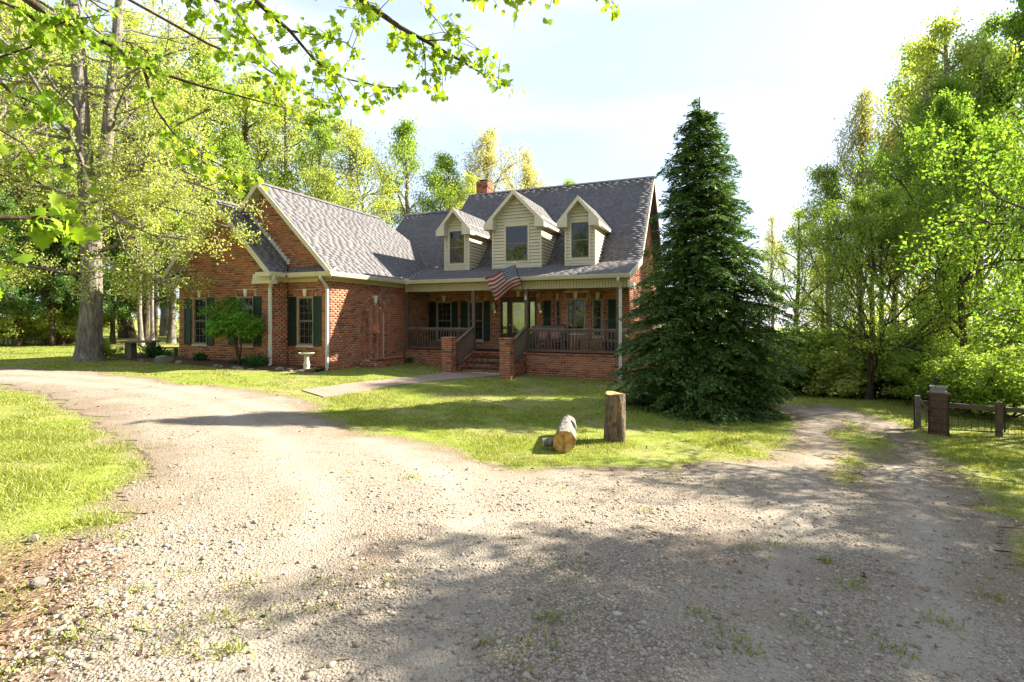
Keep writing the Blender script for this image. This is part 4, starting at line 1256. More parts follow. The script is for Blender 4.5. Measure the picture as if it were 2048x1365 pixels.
# --- bring the loose bricks and shingles into objects
def facing_rank(c, n, area):
    v = CAML - c; d = np.linalg.norm(v)
    return area * max(0.0, float(n @ v) / d) / d ** 2
ALLB.sort(key=lambda q: -(facing_rank(q[0], q[2], 1.0) if q[0][0] < 8.0 and q[0][2] > 0.3 else 0.0))
ub = MB(); ub.box(-BL / 2, BL / 2, -0.05, 0.0, -BH / 2, BH / 2)
first = None
for c, u, n in ALLB[:300]:
    if first is None: o = first = ub.build('brick', M['brick'], house)
    else: o = first.copy(); link(o, house)
    t = np.array(n)
    mt = Matrix(((u[0], t[0], 0, c[0]), (u[1], t[1], 0, c[1]), (u[2], t[2], 1, c[2]), (0, 0, 0, 1)))
    o.matrix_basis = mt
cs = [np.array(brick_corners(Fr(c, u, n), -BL / 2, BL / 2, -BH / 2, BH / 2)) for c, u, n in ALLB[300:]] + LOOSE.c
V = np.concatenate(cs); k = np.arange(len(cs))[:, None, None] * 8
HX = np.array([[3, 2, 1, 0], [4, 5, 6, 7], [0, 1, 5, 4], [1, 2, 6, 5], [2, 3, 7, 6], [3, 0, 4, 7]])
me = np_mesh('brickwork', V, (HX[None] + k).reshape(-1, 4))
tag(mobj('brickwork', me, M['brick'], house), kind='stuff')
# shingles
full = [q for q in SHING if abs(q[2] - 0.296) < 0.003]
full.sort(key=lambda q: -facing_rank(np.mean(q[1], 0), np.cross(q[1][1] - q[1][0], q[1][3] - q[1][0]) / np.linalg.norm(np.cross(q[1][1] - q[1][0], q[1][3] - q[1][0])), 1.0))
pick = set(id(q) for q in full[:290])
for q in full[:290]:
    c = np.mean(q[1], 0)
    me = np_mesh('shingle', np.array(q[1]) - c, HX)
    o = mobj('shingle', me, M['shingle'], q[0] if q[0].parent == house else q[0].parent); o.location = tuple(c)
rest = {}
for q in SHING:
    if id(q) in pick: continue
    rest.setdefault(q[0].name, (q[0], []))[1].append(np.array(q[1]))
for nm, (deck, lst) in rest.items():
    V = np.concatenate(lst); k = np.arange(len(lst))[:, None, None] * 8
    tag(mobj('shingles', np_mesh('shingles', V, (HX[None] + k).reshape(-1, 4)), M['shingle'], deck if deck.parent == house else deck.parent), kind='stuff')
# ------------------------------------------------------------------ small things round the house
def g3(u, v):
    x, y = px(u, v); return np.array([x, y, float(gz(x, y))])

def infront(p, gap=0.38):
    d = np.array([p[0], p[1], 0]) - np.array([H0[0], H0[1], 0]); a = float(d @ AX); b = float(d @ BX)
    if -6.6 < a < 0.1:
        lim = (-4.83 if a < -1.6 else -4.10) - gap
        if b > lim:
            w = h2w((a, lim, 0)); p = np.array([w[0], w[1], float(gz(w[0], w[1]))])
    return p

# flag on its pole at the porch post
def flag():
    root = empty('porch_flag', tuple(h2w((5.08, 0.0, 2.72))), -HA)
    tag(root, 'stars and stripes flag flying from an angled pole on a porch post', 'flag')
    p0 = np.array([0, -0.0, 0.05]); p1 = np.array([0.02, -1.12, 1.12])
    mb = MB(); mb.tube([p0, p1], 0.013, 8); pole = mb.build('pole', M['black'], root)
    kb_ = MB(); kb_.lathe([(0.01, 0), (0.025, 0.015), (0.025, 0.035), (0.01, 0.05)], 8, tuple(p1)); kb_.build('finial', M['brass'], pole, True)
    br = MB(); br.box(-0.035, 0.035, -0.03, 0.02, -0.05, 0.10); br.tube([p0 - (p1 - p0) * 0.02, p0 + (p1 - p0) * 0.10], 0.022, 8); br.build('bracket', M['white'], root)
    m, nt, b = new_mat('flag_cloth')
    uv = nt.nodes.new('ShaderNodeUVMap').outputs[0]
    sep = nd(nt, 'ShaderNodeSeparateXYZ', {0: uv})
    st = math_(nt, 'GREATER_THAN', math_(nt, 'FRACT', math_(nt, 'MULTIPLY', sep.outputs[1], 6.5)), 0.5)
    col = mixc(nt, st, (0.36, 0.05, 0.055), (0.56, 0.52, 0.48))
    can = math_(nt, 'MULTIPLY', math_(nt, 'LESS_THAN', sep.outputs[0], 0.40), math_(nt, 'LESS_THAN', sep.outputs[1], 7 / 13))
    # staggered stars
    sx = math_(nt, 'MULTIPLY', sep.outputs[0], 12 / 0.40 / 1.0 * 0.5); sy = math_(nt, 'MULTIPLY', sep.outputs[1], 10 / (7 / 13) * 0.5)
    def dots(ox, oy):
        fx = math_(nt, 'SUBTRACT', math_(nt, 'FRACT', math_(nt, 'ADD', sx, ox)), 0.5); fy = math_(nt, 'SUBTRACT', math_(nt, 'FRACT', math_(nt, 'ADD', sy, oy)), 0.5)
        return math_(nt, 'LESS_THAN', math_(nt, 'ADD', math_(nt, 'MULTIPLY', fx, fx), math_(nt, 'MULTIPLY', fy, fy)), 0.055)
    star = math_(nt, 'MAXIMUM', dots(0.25, 0.25), dots(0.75, 0.75))
    blue = mixc(nt, star, (0.022, 0.045, 0.15), (0.55, 0.55, 0.55))
    col = mixc(nt, can, col, blue)
    nt.nodes.remove(b)
    d = nd(nt, 'ShaderNodeBsdfDiffuse', {'Color': col}); t = nd(nt, 'ShaderNodeBsdfTranslucent', {'Color': col})
    mx = nd(nt, 'ShaderNodeMixShader', {0: 0.4, 1: d.outputs[0], 2: t.outputs[0]})
    nt.links.new(mx.outputs[0], nt.nodes['Material Output'].inputs['Surface'])
    nu, nv = 40, 22
    V = []; UV = []
    d_ = (p1 - p0)
    for j in range(nv + 1):
        for i in range(nu + 1):
            u, v = i / nu, j / nv
            hp = p0 + d_ * (0.96 - 0.60 * v)
            ph = 9 * u - 2.2 * v
            off = np.array([-1.12 * u ** 0.9, -0.02 + 0.10 * math.sin(ph) * u ** 0.6 + 0.22 * u * v, -0.50 * u ** 1.25 + 0.10 * math.sin(ph * 0.8 + 1) * u - 0.25 * u * v * 0.3])
            V.append(hp + off); UV.append((u, v))
    idx = np.array([[j * (nu + 1) + i, j * (nu + 1) + i + 1, (j + 1) * (nu + 1) + i + 1, (j + 1) * (nu + 1) + i] for j in range(nv) for i in range(nu)])
    me = np_mesh('cloth', np.array(V), idx, True)
    ul = me.uv_layers.new(name='UVMap')
    UV = np.array(UV, np.float32)
    ul.data.foreach_set('uv', UV[idx.ravel()].ravel())
    mobj('cloth', me, m, root)
flag()

# porch furniture (house axes: a along the front, b into the porch)
def hthing(name, a, b, z, label, cat, rz=0.0):
    o = empty(name, tuple(h2w((a, b, z))), -HA + rz); return tag(o, label, cat)
def porch_bench():
    r_ = hthing('porch_glider', 5.62, 0.80, 0.80, 'dark wooden slatted glider bench with pink cushions behind the porch rail', 'bench', R(8))
    def part(n, m, *bx):
        mb = MB()
        for b in bx: mb.box(*b)
        return mb.build(n, M[m], r_)
    part('seat_frame', 'brown', (-0.62, 0.62, -0.25, -0.19, 0.34, 0.42), (-0.62, 0.62, 0.20, 0.26, 0.34, 0.42))
    for k in range(5): part('seat_slat', 'oldwood', (-0.62, 0.62, -0.18 + k * 0.078, -0.115 + k * 0.078, 0.405, 0.428))
    part('back_rail', 'oldwood', (-0.62, 0.62, 0.27, 0.31, 0.86, 0.94)); part('back_rail', 'oldwood', (-0.62, 0.62, 0.27, 0.31, 0.46, 0.51))
    for k in range(11): part('back_slat', 'oldwood', (-0.58 + k * 0.11, -0.52 + k * 0.11, 0.28, 0.30, 0.51, 0.86))
    for x in (-0.64, 0.58):
        part('leg', 'brown', (x, x + 0.06, -0.25, -0.19, 0.0, 0.62)); part('leg', 'brown', (x, x + 0.06, 0.24, 0.31, 0.0, 0.94)); part('arm_rest', 'brown', (x - 0.02, x + 0.08, -0.29, 0.30, 0.62, 0.65))
    for x in (-0.38, 0.08):
        mb = MB(); mb.box(x, x + 0.36, 0.10, 0.25, 0.44, 0.80); o = mb.build('cushion', M['cushion'], r_, True, 0.04)
porch_bench()
def porch_table(a, b, label):
    r_ = hthing('porch_table', a, b, 0.80, label, 'table')
    mb = MB(); mb.box(-0.30, 0.30, -0.22, 0.22, 0.43, 0.47); mb.build('table_top', M['oldwood'], r_)
    for x in (-0.26, 0.21):
        for y in (-0.18, 0.13):
            mb = MB(); mb.box(x, x + 0.05, y, y + 0.05, 0, 0.43); mb.build('leg', M['brown'], r_)
porch_table(6.55, 0.75, 'low wooden side table on the porch beside the glider bench')
def pot(a, b, label):
    r_ = hthing('planter_pot', a, b, 0.80, label, 'planter')
    mb = MB(); mb.lathe([(0.15, 0), (0.17, 0.02), (0.22, 0.24), (0.25, 0.34), (0.25, 0.38), (0.22, 0.38), (0.20, 0.30)], 18); mb.build('pot', M['pot'], r_, True)
    mb = MB(); mb.lathe([(0.2, 0.30), (0.205, 0.33), (0.15, 0.345), (0.01, 0.35)], 18); mb.build('soil', M['brick_dark'], r_, True)
pot(7.95, 0.55, 'dark round pot by the porch corner near the conifer')

# bird bath
def bird_bath():
    p = infront(g3(622, 742), 0.62)
    r_ = empty('bird_bath', tuple(p)); tag(r_, 'pale concrete pedestal bird bath among stones at the wing corner', 'bird bath')
    mb = MB(); mb.lathe([(0.15, 0), (0.155, 0.03), (0.13, 0.06), (0.10, 0.08), (0.085, 0.12), (0.10, 0.18), (0.095, 0.24), (0.07, 0.34), (0.065, 0.44), (0.08, 0.49)], 20); mb.build('pedestal', M['concrete'], r_, True)
    mb = MB(); mb.lathe([(0.08, 0.48), (0.16, 0.505), (0.215, 0.54), (0.235, 0.565), (0.225, 0.575), (0.19, 0.555), (0.10, 0.53), (0.01, 0.525)], 24); mb.build('bowl', M['concrete'], r_, True)
bird_bath()

# stones
def rock_mesh(seed, flat=0.5):
    r_ = np.random.default_rng(seed)
    bm = bmesh.new(); bmesh.ops.create_icosphere(bm, subdivisions=2, radius=1)
    ax = r_.normal(size=(5, 3)); ax /= np.linalg.norm(ax, axis=1, keepdims=True); lim = r_.uniform(0.55, 0.9, 5)
    for v in bm.verts:
        c = np.array(v.co)
        for a, l in zip(ax, lim):
            k = c @ a
            if k > l: c = c - a * (k - l)
        c *= 1 + 0.05 * r_.normal()
        c[2] *= flat
        v.co = c
    me = bpy.data.meshes.new('stone'); bm.to_mesh(me); bm.free()
    return me
rocks = [rock_mesh(k, 0.35 + 0.25 * (k % 3)) for k in range(6)]
for m_ in rocks: m_.materials.append(M['stone'])
rs = random.Random(3)
spots = [(300, 716), (318, 714), (343, 719), (357, 716), (392, 727), (420, 720), (432, 728), (470, 731), (492, 732), (512, 733), (528, 734), (548, 735), (566, 736), (582, 738), (596, 738), (606, 731), (612, 736), (640, 738), (650, 740), (634, 741), (372, 727), (455, 731), (575, 737), (603, 739)]
ORD = 'first second third fourth fifth sixth seventh eighth ninth tenth eleventh twelfth thirteenth fourteenth fifteenth sixteenth seventeenth eighteenth nineteenth twentieth twenty-first twenty-second twenty-third'.split()
rank = {k: i for i, k in enumerate(sorted((k for k in range(len(spots)) if k != 5), key=lambda k: spots[k][0]))}
for k, (u, v) in enumerate(spots):
    p = infront(g3(u, v), 0.85 + 0.1 * (k % 3))
    o = link(bpy.data.objects.new('edging_stone', rocks[k % 6])); s = rs.uniform(0.05, 0.12)
    if k == 5: s = 0.24
    o.location = (p[0], p[1], p[2] + s * 0.22); o.scale = (s * 1.25, s, s); o.rotation_euler = (rs.uniform(-.2, .2), rs.uniform(-.2, .2), rs.uniform(0, 6))
    tag(o, 'flat grey stone edging the wing flower bed, %s of the row from the left' % ORD[rank[k]] if k != 5 else 'largest tan boulder in the bed below the left wing windows', 'stone', 'edging stones of the flower bed' if k != 5 else None)
for k, (u, v, s, lab) in enumerate([(78, 1172, 0.045, 'pinkish pale stone lying in the leaf litter at the lower left'), (67, 1083, 0.03, 'small white stone at the edge of the left lawn patch'), ]):
    p = g3(u, v); o = link(bpy.data.objects.new('loose_stone', rocks[k + 1])); o.location = (p[0], p[1], p[2] + s * 0.5); o.scale = (s, s, s * 1.3); o.rotation_euler = (0.3, 0.1, k); tag(o, lab, 'stone')

# mulch bed (a low mound of dark soil along the wing)
def bed():
    m = simple('bed_mulch', (0.085, 0.055, 0.038), 0.95, 0.5, 22.0, 0.1, 0.8, 45)
    up = [tuple(h2w((a, b, 0))[:2]) for a, b in ((-8.8, -5.4), (-6.6, -5.95), (-5.2, -6.0), (-4.2, -6.0), (-2.4, -5.95), (-1.2, -5.4), (0.05, -4.95))]
    lo = [tuple(h2w((a, b, 0))[:2]) for a, b in ((-8.6, -4.7), (-6.4, -4.7), (-5.2, -4.7), (-4.2, -4.7), (-2.2, -4.7), (-1.0, -4.0), (-0.05, -4.0))]
    def rsm(P, n=40):
        P = np.array(P); s = np.concatenate([[0], np.cumsum(np.hypot(*np.diff(P, axis=0).T))]); q = np.linspace(0, s[-1], n)
        return np.stack([np.interp(q, s, P[:, 0]), np.interp(q, s, P[:, 1])], 1)
    U, L = rsm(up), rsm(lo); V = []; Fs = []
    for k in range(40):
        for j in range(9):
            f = j / 8; p = U[k] * (1 - f) + L[k] * f
            V.append((p[0], p[1], float(gz(*p)) - 0.02 + 0.09 * min(1, f * 4) + 0.03 * float(vnoise(p[0], p[1], 0.2, 8))))
    for k in range(39):
        for j in range(8): Fs.append((k * 9 + j, k * 9 + j + 1, k * 9 + j + 10, k * 9 + j + 9))
    mb = MB(); mb.raw(V, Fs); tag(mb.build('flower_bed', m, None, True), 'dark mulch flower bed along the front of the side wing', 'flower bed', kind='structure')
bed()

# log and stump
def stump_bark():
    m, nt, b = new_mat('peeling_stump_bark')
    c = co(nt)
    n1 = noise(nt, nd(nt, 'ShaderNodeMapping', {'Vector': c, 'Scale': (7, 7, 3.2)}).outputs[0], 1.5, 9, 0.72, 1.2)
    n2 = noise(nt, nd(nt, 'ShaderNodeMapping', {'Vector': c, 'Scale': (40, 40, 9)}).outputs[0], 1.0, 6, 0.7)
    wood = ramp(nt, n2, [(0.3, (0.10, 0.055, 0.028)), (0.55, (0.22, 0.135, 0.07)), (0.75, (0.34, 0.25, 0.15))])
    bark = ramp(nt, n2, [(0.3, (0.030, 0.022, 0.015)), (0.6, (0.11, 0.085, 0.06)), (0.8, (0.22, 0.19, 0.15))])
    col = mixc(nt, ramp(nt, n1, [(0.45, (0, 0, 0)), (0.55, (1, 1, 1))]), wood, bark)
    nt.links.new(col, b.inputs['Base Color']); b.inputs['Roughness'].default_value = 0.95
    bump(nt, b, math_(nt, 'ADD', n1, math_(nt, 'MULTIPLY', n2, 0.6)), 1.0, 0.04)
    return m
def log_mats():
    m = bark_mat('log_bark_pale', (0.07, 0.055, 0.045), (0.42, 0.38, 0.32), 9.0, 11.0, 1.0)
    m2 = stump_bark()
    m3, nt, b = new_mat('cut_end')
    c = co(nt, 'Generated')
    w = nd(nt, 'ShaderNodeTexWave', {'Vector': nd(nt, 'ShaderNodeMapping', {'Vector': c, 'Location': (-0.5, -0.5, -0.5)}).outputs[0], 'Scale': 9.0, 'Distortion': 2.5, 'Detail': 2}, wave_type='RINGS', rings_direction='SPHERICAL')
    n1 = noise(nt, c, 3.0, 5, 0.6)
    col = mixc(nt, 0.4, ramp(nt, n1, [(0.3, (0.16, 0.06, 0.015)), (0.5, (0.46, 0.25, 0.07)), (0.7, (0.62, 0.42, 0.17))]), ramp(nt, w.outputs['Fac'], [(0.2, (0.45, 0.3, 0.15)), (0.8, (1, 1, 1))]), 'MULTIPLY')
    nt.links.new(col, b.inputs['Base Color']); b.inputs['Roughness'].default_value = 0.9
    return m, m2, m3
MLOG, MSTUMP, MCUT = log_mats()
def trunk_piece(name, mat, parent, p0, p1, r0, r1, seed, n=56, rings=60, rough=0.05, butt=0.0):
    """bumpy tapered log side without its end faces; returns the end outlines"""
    p0, p1 = np.array(p0, float), np.array(p1, float)
    d = p1 - p0; L = np.linalg.norm(d); d /= L
    a = np.cross(d, (0, 0, 1) if abs(d[2]) < 0.8 else (1, 0, 0)); a /= np.linalg.norm(a); b = np.cross(d, a)
    r_ = np.random.default_rng(seed); ph = r_.uniform(0, 6, 6)
    V = []
    for k in range(rings):
        f = k / (rings - 1)
        for i in range(n):
            t = 2 * math.pi * i / n
            r = (r0 + (r1 - r0) * f) * (1 + rough * (math.sin(2 * t + ph[0] + f * 2) + 0.7 * math.sin(3 * t + ph[1] - f * 3) + 0.5 * math.sin(7 * t + ph[2] + 4 * f) + 0.35 * math.sin(19 * t + ph[4] + 6 * math.sin(5 * f))) + 0.5 * rough * (vnoise(np.array(t * 6 + 9), np.array(f * 7 + seed), 0.8, seed) - 0.5) * 2 + 0.22 * rough * r_.normal()) + butt * math.exp(-f * 7)
            V.append(p0 + d * (f * L + (0.02 * r0 * 4 * math.sin(2 * t + ph[3]) if k in (0, rings - 1) else 0)) + (a * math.cos(t) + b * math.sin(t)) * r)
    V = np.array(V); i = np.arange(n); j = (i + 1) % n
    Fq = np.concatenate([np.stack([k * n + i, k * n + j, (k + 1) * n + j, (k + 1) * n + i], 1) for k in range(rings - 1)])
    o = mobj(name, np_mesh(name, V, Fq, True), mat, parent)
    return V[:n], V[-n:], d
def cap(name, ring, d, mat, parent, inset=0.0):
    c = ring.mean(0) + d * 0.004
    n = len(ring); mid = (ring * 0.5 + c * 0.5) + d * 0.004
    V = np.concatenate([ring, mid, [c]]); i = np.arange(n); j = (i + 1) % n
    o = mobj(name, np_mesh(name, V, [np.stack([i, j, n + j, n + i], 1), np.stack([n + i, n + j, np.full(n, 2 * n)], 1)], True), mat, parent)
def stump():
    p = g3(1229, 882)
    r_ = empty('upright_stump', tuple(p)); tag(r_, 'upright cut tree stump section standing on the lawn edge', 'stump')
    A, B, d = trunk_piece('bark', MSTUMP, r_, (0, 0, -0.03), (0.01, 0.0, 0.785), 0.172, 0.160, 4, rough=0.045)
    cap('cut_top', B, d, MCUT, r_)
stump()
def fallen_log():
    p = g3(1128, 906); q = g3(1143, 842)
    d = np.array([q[0] - p[0], q[1] - p[1]]); d /= np.hypot(*d)
    r_ = empty('fallen_log', tuple(p)); tag(r_, 'pale-barked log lying on the lawn with an orange cut end and a branch stub', 'log')
    r0 = 0.165
    A, B, dd = trunk_piece('bark', MLOG, r_, (0, 0.0, r0 * 0.95), (d[0] * 1.22, d[1] * 1.22, r0 * 1.0), r0, 0.145, 6)
    cap('cut_end', A, -dd, MCUT, r_); cap('cut_end', B, dd, MCUT, r_)
    A, B, dd = trunk_piece('branch_stub', MLOG, r_, (d[0] * 0.16, d[1] * 0.16, 0.13), (-0.30, 0.14, 0.115), 0.085, 0.062, 9, 16, 10)
    cap('stub_end', B, dd, MCUT, r_)
fallen_log()

# brick pillar, tub, lamp, wire gate and rail fence on the right
def pillar():
    p = g3(1877, 868)
    root = empty('brick_pillar', tuple(p), R(-39)); tag(root, 'dark brown brick pillar beside the drive with a tub on top', 'pillar')
    w, h = 0.165, 0.80
    mb = MB(); mb.box(-w + 0.008, w - 0.008, -w + 0.008, w - 0.008, -0.3, h); core = mb.build('core', M['sash'], root)
    first = {}
    for f_ in (Fr((-w, -w, 0), (1, 0, 0), (0, -1, 0)), Fr((w, -w, 0), (0, 1, 0), (1, 0, 0)), Fr((-w, w, 0), (0, -1, 0), (-1, 0, 0)), Fr((w, w, 0), (-1, 0, 0), (0, 1, 0))):
        for k in range(11):
            z = -0.03 + k * 0.0752
            for a, b in (((0.0, 0.16), (0.17, 0.33)) if k % 2 else ((0.0, 0.075), (0.085, 0.245), (0.255, 0.33))):
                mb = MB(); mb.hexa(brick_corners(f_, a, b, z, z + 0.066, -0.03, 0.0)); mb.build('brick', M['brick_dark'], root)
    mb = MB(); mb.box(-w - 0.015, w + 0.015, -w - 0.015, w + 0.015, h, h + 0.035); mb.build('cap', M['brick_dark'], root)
    t = empty('planter_tub', tuple(p + np.array([0, 0, h + 0.036])), R(-39)); tag(t, 'pale weathered planter tub standing on the brick pillar', 'planter')
    mb = MB(); mb.box(-0.13, 0.13, -0.11, 0.11, 0, 0.03)
    mb.hexa([(-0.10, -0.085, 0.03), (0.10, -0.085, 0.03), (0.10, 0.085, 0.03), (-0.10, 0.085, 0.03), (-0.13, -0.105, 0.115), (0.13, -0.105, 0.115), (0.13, 0.105, 0.115), (-0.13, 0.105, 0.115)])
    mb.build('tub', M['tub'], t)
    mb = MB()
    for b in ((-0.14, 0.14, -0.118, -0.094), (-0.14, 0.14, 0.094, 0.118), (-0.14, -0.116, -0.093, 0.093), (0.116, 0.14, -0.093, 0.093)): mb.box(*b, 0.108, 0.128)
    mb.build('rim', M['tub'], t)
    l = empty('stake_lamp', tuple(p + np.array([-0.06, 0.0, h + 0.16])), 0); tag(l, 'small black stake lamp rising from the planter tub', 'lamp')
    mb = MB(); mb.tube([(0, 0, -0.03), (0, 0, 0.10)], 0.007, 6); mb.build('stake', M['black'], l)
    mb = MB(); mb.lathe([(0.012, 0.10), (0.03, 0.115), (0.038, 0.15), (0.05, 0.155), (0.045, 0.17), (0.01, 0.185)], 10); mb.build('lamp_head', M['black'], l, True)
pillar()
def fence():
    a = g3(1832, 858); b = g3(1998, 874)
    root = empty('rail_fence', tuple(a)); tag(root, 'low dark rail fence with wire mesh panels behind the brick pillar', 'fence')
    d = b - a; L = np.hypot(d[0], d[1]); u = np.array([d[0] / L, d[1] / L, 0]); n = np.array([-u[1], u[0], 0])
    fr = Fr((0, 0, 0), u, n)
    H_ = 0.66
    def post_(s, h, w=0.09):
        z = float(gz(a[0] + u[0] * s, a[1] + u[1] * s)) - a[2]
        mb = MB(); mb.box(s - w / 2, s + w / 2, -w / 2, w / 2, z - 0.3, z + h, fr); return mb.build('post', M['oldwood' if s < 0.5 else 'brown'], root)
    for s in (0.03, L, L + 2.2): post_(s, 0.70)
    za = 0.0
    for s0, s1 in ((0.08, L - 0.05), (L + 0.05, L + 2.15)):
        z0 = float(gz(*(a + u * s0)[:2])) - a[2]; z1 = float(gz(*(a + u * s1)[:2])) - a[2]
        mb = MB(); mb.bar(fr.p(s0, 0, z0 + 0.56), fr.p(s1, 0, z1 + 0.56), 0.05, 0.09); mb.build('rail', M['brown'], root)
        wm = MB(); k = 0
        s = s0
        while s < s1:
            z = z0 + (z1 - z0) * (s - s0) / (s1 - s0); wm.bar(fr.p(s, 0.03, z + 0.05), fr.p(s, 0.03, z + 0.53), 0.006, 0.006, (0, 1, 0)); s += 0.11
        for h in np.arange(0.06, 0.55, 0.11): wm.bar(fr.p(s0, 0.034, z0 + h), fr.p(s1, 0.034, z1 + h), 0.006, 0.006)
        tag(wm.build('wire_mesh', M['black'], root), kind='stuff')
    # leaning brace and small wire gate frame
    mb = MB(); mb.bar(fr.p(0.06, -0.05, 0.62), fr.p(0.42, -0.05, 0.02), 0.04, 0.05); mb.build('brace', M['oldwood'], root)
    mb = MB()
    for q0, q1 in (((-0.06, 0.0), (-0.06, 0.66)), ((-0.06, 0.02), (1.45, 0.05)), ((1.45, 0.05), (1.45, 0.60))): mb.bar(fr.p(q0[0], -0.08, q0[1]), fr.p(q1[0], -0.08, q1[1]), 0.018, 0.018, (0.1, 1, 0))
    mb.build('gate_frame', M['black'], root)
fence()

# picnic table behind the big tree
def picnic_table():
    p = g3(262, 718)
    root = empty('garden_table', tuple(p), R(12)); tag(root, 'weathered grey garden table with thick slab top beside the big tree', 'table')
    for k in range(4):
        mb = MB(); mb.box(-0.20, 0.78, -0.35 + k * 0.18, -0.18 + k * 0.18, 0.56, 0.62); mb.build('plank', M['oldwood'], root)
    mb = MB(); mb.hexa([(-0.11, -0.22, 0), (0.11, -0.22, 0), (0.11, 0.2, 0), (-0.11, 0.2, 0), (-0.09, -0.2, 0.56), (0.09, -0.2, 0.56), (0.09, 0.18, 0.56), (-0.09, 0.18, 0.56)]); mb.build('pedestal', M['oldwood'], root)
    mb = MB(); mb.hexa([(0.55, -0.22, 0), (0.72, -0.22, 0), (0.72, 0.2, 0), (0.55, 0.2, 0), (0.56, -0.2, 0.56), (0.7, -0.2, 0.56), (0.7, 0.18, 0.56), (0.56, 0.18, 0.56)]); mb.build('pedestal', M['oldwood'], root)
    b = empty('garden_bench', (p[0] + 0.5, p[1] + 0.9, p[2]), R(12)); tag(b, 'low dark plank bench just behind the garden table', 'bench')
    mb = MB(); mb.box(-0.5, 0.55, -0.12, 0.12, 0.30, 0.35); mb.build('plank', M['oldwood'], b)
    for x in (-0.4, 0.38):
        mb = MB(); mb.box(x, x + 0.07, -0.1, 0.1, 0, 0.30); mb.build('leg', M['oldwood'], b)
picnic_table()
# ------------------------------------------------------------------ vegetation
KITE = (np.array([[0, 0, 0], [0.45, -0.5, 0.06], [1, 0, -0.05], [0.45, 0.5, 0.06]]), [np.array([[0, 1, 2, 3]])])
_mp_ = [(0.0, 0.0), (0.10, 0.20), (0.02, 0.52), (0.27, 0.42), (0.40, 0.64), (0.55, 0.34), (0.78, 0.36), (0.80, 0.14), (1.05, 0.0)]
_mo = _mp_ + [(x, -y) for x, y in _mp_[-2:0:-1]]
MAPLE = (np.array([[0.36, 0, 0.03]] + [[x, y, -0.10 * abs(y) - 0.10 * x * x] for x, y in _mo]),
         [np.array([[0, k + 1, (k + 1) % len(_mo) + 1] for k in range(len(_mo))])])
OVAL = (np.array([[0, 0, 0], [0.3, -0.32, 0.03], [0.7, -0.28, 0.0], [1, 0, -0.12], [0.7, 0.28, 0.0], [0.3, 0.32, 0.03]]), [np.array([[0, 1, 2, 3], [0, 3, 4, 5]])])
BLADE = (np.array([[0, -0.5, 0], [0, 0.5, 0], [0.55, 0.36, 0.0], [0.55, -0.36, 0.0], [1, 0, -0.12]]), [np.array([[0, 1, 2, 3]]), np.array([[3, 2, 4]])])

def leaves(P, D, Nn, L, Wd, tmpl=KITE):
    """arrays of leaf base points, axes, normals, lengths, widths -> verts, faces"""
    T, faces = tmpl
    D = D / np.maximum(np.linalg.norm(D, axis=1, keepdims=True), 1e-9)
    S = np.cross(Nn, D); S /= np.maximum(np.linalg.norm(S, axis=1, keepdims=True), 1e-9)
    U = np.cross(D, S)
    V = P[:, None, :] + T[None, :, 0, None] * (D * L[:, None])[:, None, :] + T[None, :, 1, None] * (S * Wd[:, None])[:, None, :] + T[None, :, 2, None] * (U * L[:, None])[:, None, :]
    k = np.arange(len(P))[:, None, None] * len(T)
    return V.reshape(-1, 3), [(f[None] + k).reshape(-1, f.shape[1]) for f in faces]

def unit(v):
    return v / max(np.linalg.norm(v), 1e-9)

